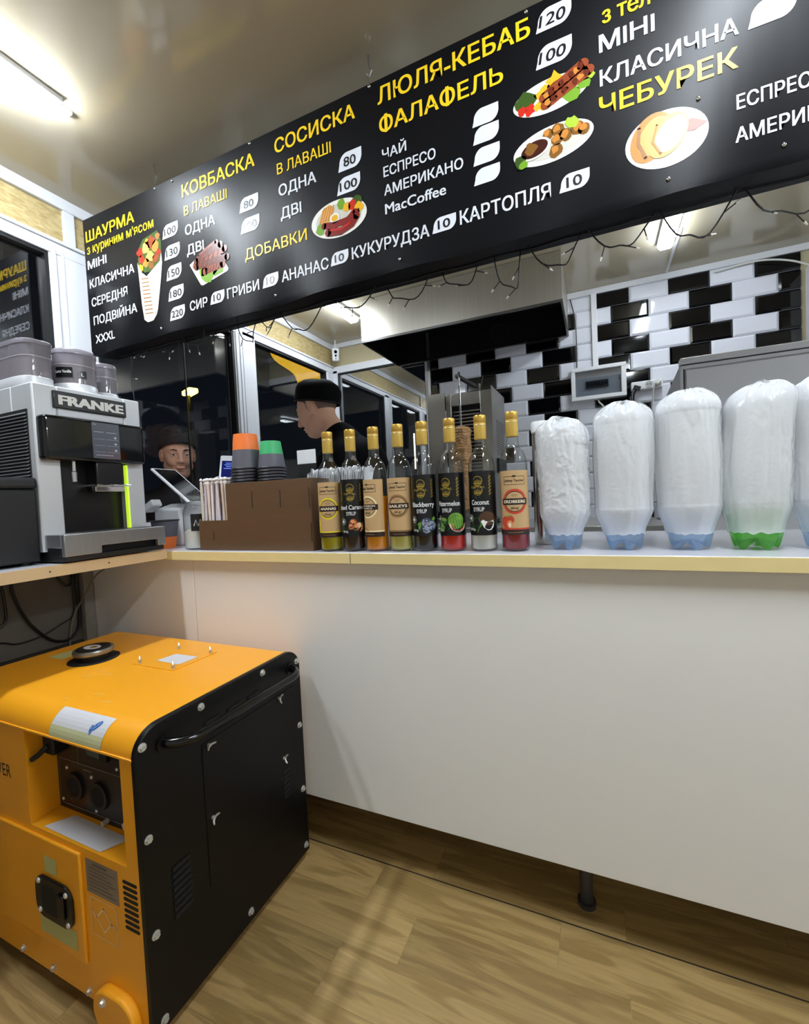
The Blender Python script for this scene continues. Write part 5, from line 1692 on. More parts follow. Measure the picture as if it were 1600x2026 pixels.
# front door with latch
MB().box(gx0 + 0.05, -0.980, gy0 - 0.006, gy0 + 0.001, 0.064, 0.298).build('front_door', m_gy, gen, bevel=0.004, seg=3)
yd = gy0 - 0.006
def rounded(x0, x1, z0, z1, r, n=7):
    out = []
    for cx_, cz_, a0 in ((x1 - r, z0 + r, -90), (x1 - r, z1 - r, 0), (x0 + r, z1 - r, 90), (x0 + r, z0 + r, 180)):
        out += [(cx_ + r * math.cos(R(a0 + 90 * i / n)), cz_ + r * math.sin(R(a0 + 90 * i / n))) for i in range(n + 1)]
    return out
lt = MB().prism([(p[1], p[0]) for p in rounded(-1.135, -1.005, .127, .218, .030)], 'y', yd - 0.006, yd).build('latch', mat('satin black latch', '#0c0c0d', 0.3), gen, bevel=0.002)
MB().prism([(p[1], p[0]) for p in rounded(-1.110, -1.045, .142, .202, .016)], 'y', yd - 0.0066, yd - 0.006).build('latch_pocket', mat('vent shadow', '#020203', 0.7), lt, smooth=0)
MB().box(-1.048, -1.026, yd - 0.011, yd - 0.006, .150, .200).build('latch_lever', m_black, lt, bevel=0.002)
for x, z in ((-1.118, .206), (-1.118, .142), (-1.022, .203), (-1.020, .140)):
    MB().ball((x, yd - 0.006, z), 0.006, 0.004, 0.006, 12, 6).build('latch_screw', m_bolt, lt)
fl = lambda u, v, h: (u, gy0 - h, v)
fd = lambda u, v, h: (u, yd - h, v)
for q in ((-1.103, .226, -1.060, .262), (-1.133, .085, -1.003, .127)):
    Art().rect(*q, 0, 1).mesh(fd).build('paper_sticker', m_paper2, gen, smooth=0)
a = Art().rect(-.968, .222, -.868, .292, 0, 1)
for i in range(7):
    a.rect(-.960, .230 + i * .0075, -.960 + .085 - (i % 3) * .012, .2315 + i * .0075, 1, 2)
a.rect(-.945, .283, -.90, .286, 1, 2)
a.mesh(fl).build('rating_plate', [mat('grey rating plate', '#8d8276', 0.4, metal=0.3), mat('plate print', '#5a524a', 0.5)], gen, smooth=0)
a = Art()
for p, q in (((-.960, .136), (-.880, .136)), ((-.960, .214), (-.880, .214)), ((-.960, .136), (-.960, .214)), ((-.880, .136), (-.880, .214))):
    a.stroke([p, q], .002, 0, 1)
dm = [(-.92, .199), (-.897, .175), (-.92, .151), (-.943, .175), (-.92, .199)]
a.stroke(dm, .0045, 0, 1)
a.stroke([(-.958, .184), (-.943, .175)], .004, 0, 1); a.stroke([(-.897, .175), (-.882, .170)], .004, 0, 1)
a.mesh(fl).build('lifting_mark', mat('pale orange print', '#efcb9c', 0.5), gen, smooth=0)
mb = MB()
for i in range(9):
    z = .279 - i * .0113
    mb.prism([(p[1], p[0]) for p in rounded(-.853, -.812, z - .0032, z + .0032, .003, 3)], 'y', gy0 - 0.0008, gy0 + 0.001)
mb.build('front_vent', mat('vent shadow', '#020203', 0.7), gen, smooth=0)
for x, z in ((-1.36, 0.002), (-1.225, 0.002), (-1.110, 0.002), (-.985, 0.002)):
    bolt((x, gy0, z), (0, -1, 0), 0.0055)
# lettering cut off by the edge of the picture
Art().text('POWER', -1.335, .400, .113, .030, 0, 1, bold=0.0).mesh(fl).build('side_lettering', mat('brown lettering', '#2a1d10', 0.5), gen, smooth=0)
# wheel covers and wheels
for xc in (-.885, -1.43):
    mb = MB().prism([(p[1], p[0]) for p in rounded(xc - .062, xc + .062, -0.040, .052, .045)], 'y', gy0 - 0.018, gy0 + 0.002)
    mb.build('wheel_cover', m_gy, gen, bevel=0.005, seg=3)
    bolt((xc - .025, gy0 - 0.018, .030), (0, -1, 0), 0.006)
    for yy in (gy0 + 0.02, gy1 - 0.06):
        MB().cyl((xc, yy, FLOOR + 0.045), (xc, yy + 0.035, FLOOR + 0.045), 0.045, n=28).build('wheel', m_blackm, gen, bevel=0.004)
# light scratches on the paint
for x, y, l in ((-1.06, .605, .025), (-1.005, .585, .03), (-.93, .60, .006), (-1.105, .566, .012), (-1.16, .69, .03), (-1.2, .66, .022)):
    MB().add([(x, y, gz1 + .0004), (x + l, y + .004, gz1 + .0004), (x + l, y + .007, gz1 + .0004), (x, y + .002, gz1 + .0004)], [(0, 1, 2, 3)]).build('scratch', mat('scuffed paint', '#eec473', 0.4), gen, smooth=0)

# ================================================================== CABLES under the shelf
def cable(name, label, pts, r, m=m_cable, closed=False):
    p = [Vector(q) for q in pts]
    out = []
    for i in range(len(p) - 1):
        a, b, c, d = p[max(i - 1, 0)], p[i], p[i + 1], p[min(i + 2, len(p) - 1)]
        for j in range(8):
            t = j / 8
            out.append(0.5 * ((2 * b) + (c - a) * t + (2 * a - 5 * b + 4 * c - d) * t * t + (3 * b - a - 3 * c + d) * t ** 3))
    out.append(p[-1])
    o = MB().tube(out, r, 8).build(name, m, None, loc=p[0])
    return tag(o, label, 'cable')
X_ = XL + 0.012
cable('power_cable', 'thick black cable hanging in a deep loop below the side shelf', [(X_, .772, .823), (X_, .776, .792), (X_, .785, .724), (X_, .805, .660), (X_, .837, .599), (X_, .886, .545), (X_, .935, .532), (X_, .968, .557), (X_, .977, .609), (X_, .976, .667), (X_, .974, .734), (X_, .974, .823)], 0.0045)
cable('power_cable', 'thin black cable sagging along the grey wall under the shelf', [(X_ - .005, .60, .60), (X_ - .005, .739, .582), (X_ - .005, .778, .566), (X_ - .005, .820, .564), (X_ - .005, .865, .571), (X_ - .005, .913, .591), (X_ - .005, .955, .610), (X_ - .005, .963, .650), (X_ - .005, .963, .698), (X_ - .005, .962, .823)], 0.0025)
cable('power_cable', 'short black cable dipping in a shallow V just beneath the side shelf', [(X_ + .012, .868, .823), (X_ + .012, .894, .788), (X_ + .012, .915, .751), (X_ + .012, .936, .728), (X_ + .012, .955, .745), (X_ + .012, .966, .823)], 0.004)
cable('power_cable', 'black cable loop at the left edge of the picture below the shelf', [(X_, .72, .823), (X_, .744, .782), (X_, .754, .755), (X_, .758, .713), (X_, .760, .663), (X_, .753, .640), (X_, .729, .630), (X_, .66, .63)], 0.0045)
cable('power_cable', 'pale cord running down to the corner under the shelf', [(-1.55, .965, .823), (-1.566, .966, .794), (-1.633, .966, .760), (-1.705, .966, .684), (-1.745, .955, .625), (X_, .943, .558), (X_, .934, .44)], 0.0028, mat('pale cord', '#7c776b', 0.5))

# ================================================================== KITCHEN BEHIND THE COUNTER
# low back counter
t = thing('back_counter', 'steel back counter against the tiled wall, carrying the meat grill', 'counter', (-0.40, 2.5, FLOOR))
MB().box(-1.0, 0.285, 2.16, YB - 0.012, 0.785, 0.815).build('worktop', mat('pale steel top', '#c8c7c2', 0.3, metal=0.6), t, bevel=0.002)
MB().box(-0.98, 0.28, 2.20, YB - 0.02, FLOOR + 0.08, 0.785).build('cabinet', m_blackm, t, smooth=0)
for x in (-0.95, 0.25):
    for y in (2.23, 2.75):
        MB().cyl((x, y, FLOOR), (x, y, FLOOR + 0.08), 0.018).build('leg', m_steel_d, t)
# side bench along the window where the cook works
t = thing('side_bench', 'steel work bench along the side windows in front of the cook', 'bench', (-1.6, 2.2, FLOOR))
MB().box(XL + 0.015, -1.30, 1.57, 2.76, 0.80, 0.83).build('worktop', m_steel, t, bevel=0.002)
for x in (XL + 0.05, -1.34):
    for y in (1.62, 2.70):
        MB().box(x - .015, x + .015, y - .015, y + .015, FLOOR, 0.80).build('leg', m_steel_d, t, smooth=0)

# extractor hood
m_hood = mat('hood steel', '#c4bfb4', 0.33, metal=1.0, var=(2, 0.1, (60, 1, 1)))
m_hin = mat('dark hood inside', '#17171a', 0.5, metal=0.3)
hd = thing('extractor_hood', 'wide stainless steel extractor hood hung over the meat grill', 'hood', (-0.67, 2.55, CEIL))
hx0, hx1, hy0, hy1, hz0, hz1 = -1.222, -0.120, 2.28, YB - 0.014, 1.902, CEIL - 0.002
mb = MB()
mb.box(hx0, hx1, hy0, hy0 + 0.003, hz0, hz1, 0)
mb.box(hx0, hx0 + 0.003, hy0 + .003, hy1, hz0, hz1, 0)
mb.box(hx1 - 0.003, hx1, hy0 + .003, hy1, hz0, hz1, 0)
mb.build('canopy', m_hood, hd, smooth=0)
mb = MB()
mb.box(hx0 + .003, hx1 - .003, hy0 + 0.003, hy0 + 0.005, hz0 + .004, hz1)
mb.box(hx0 + .003, hx0 + .005, hy0 + .005, hy1, hz0 + .004, hz1)
mb.box(hx1 - .005, hx1 - .003, hy0 + .005, hy1, hz0 + .004, hz1)
mb.box(hx0 + .005, hx1 - .005, hy1 - .003, hy1, hz0, hz1)
mb.box(hx0 + .005, hx1 - .005, hy0 + .005, hy1 - .003, hz1 - .06, hz1 - .057)
mb.build('inner_lining', m_hin, hd, smooth=0)
mb = MB()
mb.box(hx0 - .002, hx1 + .002, hy0 - .004, hy0 + .006, hz0 - .008, hz0 + .004)
mb.box(hx0 - .002, hx0 + .008, hy0 + .006, hy1, hz0 - .008, hz0 + .004)
mb.box(hx1 - .008, hx1 + .002, hy0 + .006, hy1, hz0 - .008, hz0 + .004)
mb.box(hx0 + .008, hx1 - .008, hy1 - .02, hy1, hz0 - .008, hz0 + .002)
mb.build('rim', m_steel_d, hd, smooth=0)
mb = MB()
dx_, dz_ = -0.523, 1.983
pts = [(dx_ + .057 * math.cos(2 * PI * i / 32), hy1 - .006, dz_ + .057 * math.sin(2 * PI * i / 32)) for i in range(32)]
mb.tube(pts, 0.003, 6, closed=True)
mb.build('duct_ring', mat('grey duct ring', '#3a3a3d', 0.4, metal=0.7), hd)
MB().cyl((dx_, hy1 - .0035, dz_), (dx_, hy1 - .006, dz_), 0.055, n=32).build('duct_opening', mat('vent shadow', '#020203', 0.7), hd, smooth=0)

# vertical grill with cone of meat
gr = thing('meat_grill', 'steel upright gas grill with side shields standing on the back counter', 'grill', (-0.66, 2.55, 0.815))
m_gs = mat('greyed grill steel', '#b5b2aa', 0.36, metal=0.9, var=(4, 0.2))
gxl, gxr, gyf, gyb, gzt = -0.772, -0.500, 2.42, 2.66, 1.562
mb = MB()
mb.box(gxl, gxr, gyf + 0.04, gyb, 0.86, gzt)
mb.box(gxl, -0.742, gyf, gyf + .04, 0.86, gzt)
mb.box(-0.575, gxr, gyf, gyf + .04, 0.86, gzt)
mb.box(-0.742, -0.575, gyf, gyf + .04, 1.492, gzt)
mb.box(-0.742, -0.575, gyf, gyf + .04, 0.86, 0.95)
mb.build('body', m_gs, gr, bevel=0.003)
MB().box(-0.880, gxl, 2.40, 2.404, 0.90, gzt + .008).build('side_shield', m_gs, gr, smooth=0)
mb = MB().box(gxr, gxr + .004, 2.36, 2.72, 0.86, gzt + .004, 0)
for i in range(6):
    for j in range(16):
        mb.box(gxr + .004, gxr + .0046, 2.46 + i * .035, 2.475 + i * .035, 1.39 - j * .0125, 1.396 - j * .0125, 1)
mb.box(gxr + .004, gxr + .012, 2.44, 2.68, 1.10, 1.18, 1)
mb.build('side_shield', [m_gs, mat('vent shadow', '#020203', 0.7)], gr, smooth=0)
MB().box(-0.742, -0.575, gyf + .036, gyf + .039, 0.95, 1.492).build('burner_back', m_hin, gr, smooth=0)
mb = MB()
for i in range(26):
    z = 0.965 + i * .0198
    mb.cyl((-0.735, gyf + .022, z), (-0.582, gyf + .022, z), 0.0045, n=8)
mb.build('burner_bars', m_steel, gr)
mb = MB().obox((-0.655, 2.44, 1.628), (0.11, 0.25, -0.06), (-0.25, 0.11, 0), (0, 0, 1), .085, .011, .009)
mb.build('motor_arm', mat('black arm', '#2b2a2a', 0.4), gr, bevel=.002)
mb = MB().cyl((-0.600, 2.53, 1.562), (-0.600, 2.53, 1.625), .006)
mb.tube([(-0.585, 2.5, 1.60), (-0.565, 2.49, 1.66)], .0025, 6)
mb.build('arm_post', m_steel_d, gr)
MB().cyl((-0.667, 2.345, 1.628), (-0.667, 2.345, 0.86), 0.0055, n=12).build('spit', m_chrome, gr)
MB().cyl((-0.667, 2.345, 1.628), (-0.672, 2.36, 1.66), 0.006, n=10).build('spit_clip', m_steel_d, gr)
mb = MB().box(-0.80, -0.52, 2.24, 2.44, 0.835, 0.862)
for x in (-.76, -.53):
    for y in (2.27, 2.62):
        mb.cyl((x, y, .815), (x, y, .862), .014, n=12)
mb.box(-.772, -.5, 2.44, 2.66, .845, .86)
mb.build('drip_pan', m_steel, gr, bevel=.002)
# the meat itself
n, lev = 64, 90; vs = []; fs = []
mx, my = -0.667, 2.345
for j in range(lev):
    s = j / (lev - 1); z = 0.90 + 0.462 * s
    r0 = 0.030 + 0.017 * min(1, s * 1.6)
    for i in range(n):
        a = 2 * PI * i / n
        sl_ = (z * 62 + 1.2 * noise.noise(Vector((math.cos(a) * 2, math.sin(a) * 2, z * 9)))) % 1
        r = r0 + 0.007 * (1 - abs(2 * sl_ - 1)) + 0.006 * noise.noise(Vector((math.cos(a) * 3, math.sin(a) * 3, z * 40))) + .005 * noise.noise(Vector((a * 2, z * 22, 4)))
        if s > .97: r *= (1 - s) / .03 * .8 + .2
        vs.append((mx + r * math.cos(a), my + r * math.sin(a), z + .003 * math.sin(3 * a + z * 30)))
for j in range(lev - 1):
    for i in range(n):
        a, b = j * n + i, j * n + (i + 1) % n
        fs.append((a, b, b + n, a + n))
fs += [tuple(range(n - 1, -1, -1)), tuple(range((lev - 1) * n, lev * n))]
o = MB().add(vs, fs).build('meat_cone', mat('roasted meat', '#c09564', 0.5, var=(45, 0.45), bump=(120, 0.5, 0.004)), None, loc=(mx, my, 0.862), smooth=180)
tag(o, 'narrow cone of layered roast meat on the upright spit, seen between two bottles', 'meat')

# cabinet with a grey front at the right (chilled display)
cb = thing('chiller_cabinet', 'grey fronted chiller cabinet with pale rim, right behind the bagged bottles', 'cabinet', (0.9, 2.15, FLOOR))
fx0, fx1, fy0, fy1 = 0.300, 1.95, 1.90, 2.32
m_cgr = mat('grey cabinet panel', '#eceef3', 0.42)
mb = MB()
mb.add([(fx0, fy0, FLOOR + .06), (fx1, fy0, FLOOR + .06), (fx1, fy1, FLOOR + .06), (fx0, fy1, FLOOR + .06), (fx0, fy0, 1.436), (fx1, fy0, 1.436), (fx1, fy1, 1.382), (fx0, fy1, 1.382)],
       [(0, 3, 2, 1), (4, 5, 6, 7), (0, 1, 5, 4), (1, 2, 6, 5), (2, 3, 7, 6), (3, 0, 4, 7)])
mb.build('carcass', mat('pale steel side', '#b4b5b6', 0.35, metal=0.35), cb, bevel=.004)
MB().box(fx0 + .014, fx1 - .014, fy0 - .006, fy0 + .001, FLOOR + .08, 1.404).build('front_panel', m_cgr, cb, bevel=.003)
mb = MB()
mb.box(fx0 - .004, fx1 + .004, fy0 - .016, fy0 + .03, 1.424, 1.446)
mb.box(fx0 - .003, fx1 + .003, fy0 - .010, fy0 + .02, 1.408, 1.420)
mb.build('top_rim', m_white, cb, bevel=.003)
mb = MB().box(fx0 - .001, fx1, fy0 - .004, fy0 + .02, 1.418, 1.426)
mb.box(fx0 + .006, fx0 + .010, fy0 - .003, fy0 + .003, FLOOR + .08, 1.41)
mb.build('seal', m_rubber, cb, smooth=0)
MB().box(fx0 - .002, fx0 + .006, fy0 - .006, fy0 + .01, FLOOR + .08, 1.41).build('side_rim', m_white, cb, bevel=.002)
for x in (fx0 + .06, fx1 - .06):
    for y in (fy0 + .05, fy1 - .05):
        MB().cyl((x, y, FLOOR), (x, y, FLOOR + .061), .02).build('foot', m_blackm, cb)

# fuse box, conduit, sockets on the tiles
yw = YB - 0.0105
fb = thing('fuse_box', 'white wall fuse box with smoked window on the black and white tiles', 'fuse box', (0.03, yw, 1.59))
mb = MB()
fx = (-0.113, 0.176, 1.500, 1.688)
mb.box(fx[0], fx[1], yw - .045, yw, fx[2], fx[2] + .022); mb.box(fx[0], fx[1], yw - .045, yw, fx[3] - .022, fx[3])
mb.box(fx[0], fx[0] + .022, yw - .045, yw, fx[2] + .022, fx[3] - .022); mb.box(fx[1] - .026, fx[1], yw - .045, yw, fx[2] + .022, fx[3] - .022)
mb.box(fx[0] + .02, fx[1] - .02, yw - .012, yw, fx[2] + .02, fx[3] - .02)
mb.build('housing', m_white, fb, bevel=.003)
mb = MB().box(-.035, .085, yw - .024, yw - .012, 1.570, 1.610)
for i in range(6):
    mb.box(-.03 + i * .019, -.015 + i * .019, yw - .030, yw - .024, 1.58, 1.60, 1)
mb.build('breakers', [mat('grey breaker row', '#4c4e50', 0.4), m_blackm], fb, smooth=0)
MB().box(fx[0] + .024, fx[1] - .028, yw - .040, yw - .037, fx[2] + .024, fx[3] - .024).build('window_door', thin_glass('smoked door', tint=(.72, .74, .77), base=.12), fb, smooth=0)
MB().cyl((.140, yw - .041, 1.60), (.140, yw - .044, 1.60), .004, n=10).build('door_catch', m_blackm, fb)
o = MB().box(.006, .036, yw - .016, yw, 1.688, CEIL - .034).build('cable_trunking', m_white, None, loc=(.02, yw, 1.69), bevel=.002)
tag(o, 'white vertical cable trunking running from fuse box up to ceiling', 'trunking')
sk = thing('wall_socket', 'white double socket block with two plugs on the tiles, right of fuse box', 'socket', (.275, yw, 1.545))
MB().box(.198, .352, yw - .040, yw, 1.522, 1.568).build('housing', m_white, sk, bevel=.006, seg=3)
for x in (.285, .327):
    MB().cyl((x, yw - .040, 1.546), (x, yw - .0415, 1.546), .0185, n=28).build('socket_face', mat('grey socket face', '#a9a9a8', .4), sk)
for dx in (-.006, .006):
    MB().cyl((.285 + dx, yw - .0415, 1.546), (.285 + dx, yw - .042, 1.546), .0028, n=10).build('pin_hole', m_blackm, sk)
o = MB().cyl((.327, yw - .0415, 1.546), (.322, yw - .075, 1.548), .017, .012, 20).tube([(.322, yw - .07, 1.548), (.308, yw - .08, 1.54), (.302, yw - .06, 1.50), (.300, yw - .03, 1.40), (.30, yw - .02, 1.25), (.298, yw - .02, .9)], .004, 8).build('plug_lead', m_wcable, None, loc=(.327, yw, 1.5))
tag(o, 'white plug and cable in the right outlet of the wall socket', 'plug')
o = MB().obox((.225, yw - .054, 1.53), (1, 0, -.4), (0, 1, 0), (.4, 0, 1), .018, .014, .010).tube([(.222, yw - .05, 1.524), (.210, yw - .05, 1.50), (.207, yw - .03, 1.45), (.208, yw - .02, 1.2), (.208, yw - .02, .9)], .0045, 8).build('plug_lead', m_cable, None, loc=(.225, yw, 1.5))
tag(o, 'black plug and cable in the left outlet of the wall socket', 'plug')
cable('white_cable', 'white cable drooping in front of the tiles at the upper right', [(.60, yw - .01, 2.085), (.75, yw - .02, 2.095), (.86, yw - .03, 2.075), (.96, yw - .03, 2.03), (1.04, yw - .02, 1.96), (1.06, yw - .01, 1.7)], .0045, m_wcable)
cable('white_cable', 'white cable hanging from the underside of the fuse box', [(.028, yw - .02, 1.502), (.035, yw - .025, 1.48), (.055, yw - .02, 1.455), (.062, yw - .015, 1.40), (.06, yw - .015, 1.0)], .0045, m_wcable)
cable('black_cable', 'thin black cable dropping past the right side of the hood', [(-.105, yw - .01, 2.10), (-.085, yw - .015, 2.0), (-.078, yw - .015, 1.9), (-.08, yw - .012, 1.7)], .003)
# pale upright box right of the tiles
t = thing('wall_cabinet', 'pale tall wall cabinet beyond the tiles at the right picture edge', 'cabinet', (1.2, 2.7, 1.4))
MB().box(.975, 1.5, 2.62, YB - .001, 1.2, 2.02).build('carcass', m_white, t, bevel=.004)
MB().box(.98, 1.235, 2.605, 2.62, 1.205, 2.015).build('door', m_white, t, bevel=.004)
MB().box(1.24, 1.495, 2.605, 2.62, 1.205, 2.015).build('door', m_white, t, bevel=.004)
# security camera in the corner
sc_ = thing('security_camera', 'small white security camera with two dark lenses high in the window corner', 'camera', (-1.70, 2.75, CEIL))
cd = Vector((.55, -.80, -.22)).normalized(); cx_ = cd.cross(Vector((0, 0, 1))).normalized(); cz_ = cx_.cross(cd)
cc = Vector((-1.685, 2.735, 2.035))
MB().obox(cc, cx_, cd, cz_, .026, .017, .045).build('housing', m_white, sc_, bevel=.010, seg=4)
for dz, r in ((.018, .0115), (-.008, .0075), (-.027, .004)):
    MB().cyl(cc + cd * .0168 + cz_ * dz, cc + cd * .0185 + cz_ * dz, r, n=20).build('lens', m_gloss, sc_)
MB().tube([cc + cz_ * .04, cc + cz_ * .06 - cd * .005, (cc.x - .005, cc.y + .01, CEIL)], .006, 10).build('bracket', m_white, sc_)

# unseen fill lamp, added behind the window post to light the outside man
t = thing('unseen_fill_lamp', 'slim unseen fill lamp added outside behind the window post to light the man there', 'lamp', (XL - .06, 1.04, 1.50))
MB().box(XL - .075, XL - .051, 1.01, 1.07, 1.28, 1.72).build('bracket', m_black, t)
MB().box(XL - .095, XL - .075, 1.02, 1.06, 1.30, 1.70).build('diffuser', mat('added fill glow', '#ffffff', .4, emit=('#ffe9d0', 14)), t, smooth=0)
# outside in the dark: a yellow street lamp and a yellow lit awning, seen through the panes
t = thing('street_lamp', 'yellow street lamp glowing in the dark beyond the side window', 'street lamp', (-7.3, 6.3, -.40))
MB().cyl((-7.3, 6.3, -.40), (-7.3, 6.3, 3.26), .05, .035, 12).build('pole', m_blackm, t)
MB().obox((-7.2, 6.25, 3.23), (1, -.4, 0), (.4, 1, 0), (0, 0, 1), .20, .09, .045).build('lamp_head', mat('lit yellow lamp', '#ffe23a', .4, emit=('#ffe04a', 14)), t, bevel=.02)
t = thing('awning', 'yellow lit awning outside, glowing through the far side window', 'awning', (-2.7, 3.5, -.40))
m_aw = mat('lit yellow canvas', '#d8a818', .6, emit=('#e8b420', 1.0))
vs = []; fs = []
low = [(3.05, 2.38), (3.20, 2.306), (3.593, 2.118), (3.956, 2.264), (4.15, 2.30)]
for i in range(25):
    y = 3.05 + 1.10 * i / 24
    zl = np.interp(y, [p[0] for p in low], [p[1] for p in low])
    for j in range(9):
        v = j / 8
        vs.append((-2.60 + .03 * math.sin(y * 17) * v - .12 * (1 - v), y, 2.62 + (zl - 2.62) * v))
for i in range(24):
    for j in range(8):
        a = i * 9 + j; fs.append((a, a + 1, a + 10, a + 9))
MB().add(vs, fs).build('canvas', m_aw, t, solid=.01)
for y in (3.05, 4.15):
    MB().cyl((-2.72, y, -.40), (-2.72, y, 2.62), .012, n=10).build('pole', m_blackm, t)

# ================================================================== THE COOK
m_skin = mat('skin', '#e6b497', 0.5, spec=0.35, var=(14, 0.07))
m_stub = mat('shaved hair', '#80685a', 0.8, var=(160, 0.35))
m_cloth = mat('black cotton', '#060609', 0.9, spec=0.15, var=(10, 0.25), bump=(22, 0.35, 0.01))
m_trs = mat('charcoal trousers', '#1b1b1f', 0.85)
CKX, CKY = -1.045, 1.83
CZ = FLOOR
FACE = R(186)
ck = thing('person', 'man in black cap and black T-shirt behind the counter, head bowed towards the window', 'person', (CKX, CKY, CZ), None, FACE)
OFF[ck.name] = Vector((0, 0, 0))      # body modelled in its own frame: +x forward, z up
# head frame
BOW = R(20)
HC = Vector((0.190, 0.0, 1.487))
HM = Matrix.Translation(HC) @ Matrix.Rotation(BOW, 4, 'Y')
F = Field((-0.30, -0.36, -0.0), (0.46, 0.36, 1.66), 0.0042)
# --- head and neck
def head(F, HM, g=0.0):
    F.ell((-.010, 0, .032), (.101 + g, .077 + g, .092 + g), .01, HM)
    F.ell((.028, 0, -.030), (.068, .061, .088), .03, HM)
    F.ell((.062, 0, -.098), (.028, .030, .021), .03, HM)
    for s in (-1, 1):
        F.cone((.004, s * .052, -.060), (.060, s * .022, -.102), .018, .014, .025, HM)
        F.ell((.060, s * .040, -.022), (.026, .022, .022), .02, HM)
        F.cone((.086, s * .012, .022), (.076, s * .042, .024), .012, .010, .012, HM)
def features(F, HM):
    for s in (-1, 1):
        F.ell((.100, s * .031, .004), (.013, .017, .011), .012, HM, 'sub')
    F.cone((.093, 0, .016), (.117, 0, -.028), .008, .0105, .012, HM)
    F.ell((.117, 0, -.033), (.011, .011, .009), .006, HM)
    for s in (-1, 1):
        F.ell((.103, s * .013, -.036), (.011, .0075, .008), .006, HM)
    F.ell((.091, 0, -.066), (.014, .024, .0065), .006, HM)
    F.ell((.089, 0, -.077), (.013, .020, .007), .006, HM)
    F.ell((.100, 0, -.0715), (.008, .020, .0018), .004, HM, 'sub')
    for s in (-1, 1):
        er = Matrix.Rotation(R(12), 4, 'Y') @ Matrix.Rotation(s * R(-20), 4, 'Z')
        F.ell((-.006, s * .080, -.002), (.019, .008, .033), .008, HM, rot=er)
        F.ell((-.002, s * .087, .004), (.010, .006, .019), .006, HM, 'sub', rot=er)
        F.ell((.008, s * .079, -.010), (.007, .006, .010), .006, HM)
        F.ell((-.002, s * .078, -.030), (.010, .006, .010), .006, HM)
def lids(F, HM, squint=0.0):
    for s in (-1, 1):
        F.ell((.0855, s * .031, .0105 - squint), (.0095, .0155, .0062), .004, HM)
        F.ell((.0850, s * .031, -.0065 + squint), (.0090, .0145, .0050), .004, HM)
def eyes(HM, t, look=-.35):
    for s in (-1, 1):
        e = HM @ Vector((.083, s * .031, .003))
        eo = MB().ball(e, .0112, nu=14, nv=10).build('eye', mat('eye white', '#cfc8c0', 0.25), t)
        fw_ = (HM.to_3x3() @ Vector((1, 0, look))).normalized()
        MB().ball(e + fw_ * .0075, .0052, nu=12, nv=8).build('iris', mat('dark iris', '#1c120c', 0.15), eo)
        MB().tube([HM @ Vector(p) for p in ((.098, s * .014, .023), (.095, s * .030, .029), (.083, s * .046, .026))], [.003, .0035, .002], 8).build('eyebrow', mat('dark brow', '#2b1e17', 0.8), t)
def hand(F, s, wr, A, up=(0, 0, 1), curl=1.0):
    """palm, four fingers and thumb growing from the wrist along A"""
    A = Vector(A).normalized(); Bv = Vector(up).cross(A).normalized(); Dn = -A.cross(Bv).normalized()
    hb = Vector(wr) + A * .045
    F.cone(wr, hb, .024, .022, .02)
    for o_ in (-.022, 0, .022):
        F.cone(hb + Bv * o_, hb + A * .050 + Bv * o_ * 1.25, .015, .012, .012)
    for o_, ln, r in [(-.030, .074, .0078), (-.010, .082, .0082), (.010, .078, .0080), (.029, .062, .0070)]:
        b0 = hb + A * .052 + Bv * o_ * s
        b1 = b0 + A * ln * .45 + Dn * .004 * curl; b2 = b1 + A * ln * .32 + Dn * .016 * curl; b3 = b2 + A * ln * .16 + Dn * .016 * curl
        F.cone(b0, b1, r, r * .95, .005); F.cone(b1, b2, r * .95, r * .88, .003); F.cone(b2, b3, r * .88, r * .75, .003)
    t0 = hb + A * .012 - Bv * s * .028
    t1 = t0 + A * .030 - Bv * s * .022 + Dn * .006; t2 = t1 + A * .026 - Bv * s * .006 + Dn * .010
    F.cone(t0, t1, .012, .0095, .008); F.cone(t1, t2, .0095, .0075, .003)
head(F, HM); features(F, HM); lids(F, HM, .001)
# neck, shoulders, trunk (covered by the shirt), arms and hands
F.cone((.150, 0, 1.425), (.075, 0, 1.335), .057, .062, .035)
F.cone((.075, 0, 1.335), (.055, 0, 1.26), .064, .09, .03)
F.ell((.02, 0, 1.10), (.100, .155, .185), .05)
F.cone((.03, -.14, 1.215), (.03, .14, 1.215), .055, .055, .04)
F.ell((.02, 0, .90), (.10, .14, .16), .05)
for s in (-1, 1):
    sh_, el, wr = (.035, s * .185, 1.195), (.045, s * .235, .965), (.255, s * .150, .945)
    F.cone(sh_, el, .050, .040, .03)
    F.cone(el, wr, .041, .027, .02)
    hand(F, s, wr, (.96, -s * .25, -.20))
# legs continue under the trousers
for s in (-1, 1):
    F.cone((.0, s * .085, .86), (.02, s * .095, .46), .075, .050, .03)
    F.cone((.02, s * .095, .46), (-.01, s * .10, .08), .050, .036, .02)
    F.cone((-.02, s * .10, .045), (.12, s * .115, .03), .036, .028, .02)
body = F.mesh()
bo = body.build('body', m_skin, ck, smooth=180)
# shaved hair: a thin shell over the back and sides of the skull
G = Field((-.02, -.13, 1.36), (.36, .13, 1.68), 0.004)
head(G, HM, 0.0018)
hb = G.mesh()
HI = HM.inverted()
keep = []
for f in hb.f:
    c = sum((Vector(hb.v[i]) for i in f), Vector()) / len(f)
    q = HI @ c
    line = -.050 + max(0, (q.x + .03)) * .95 + (0.03 if q.x > .02 else 0)
    if q.z > line and q.x < .072 and not (abs(q.y) > .06 and -.03 < q.x < .012 and q.z < .034):
        keep.append(f)
hb.f = keep; hb.m = [0] * len(keep)
hb.build('shaved_hair', m_stub, ck, smooth=180)
eyes(HM, ck)
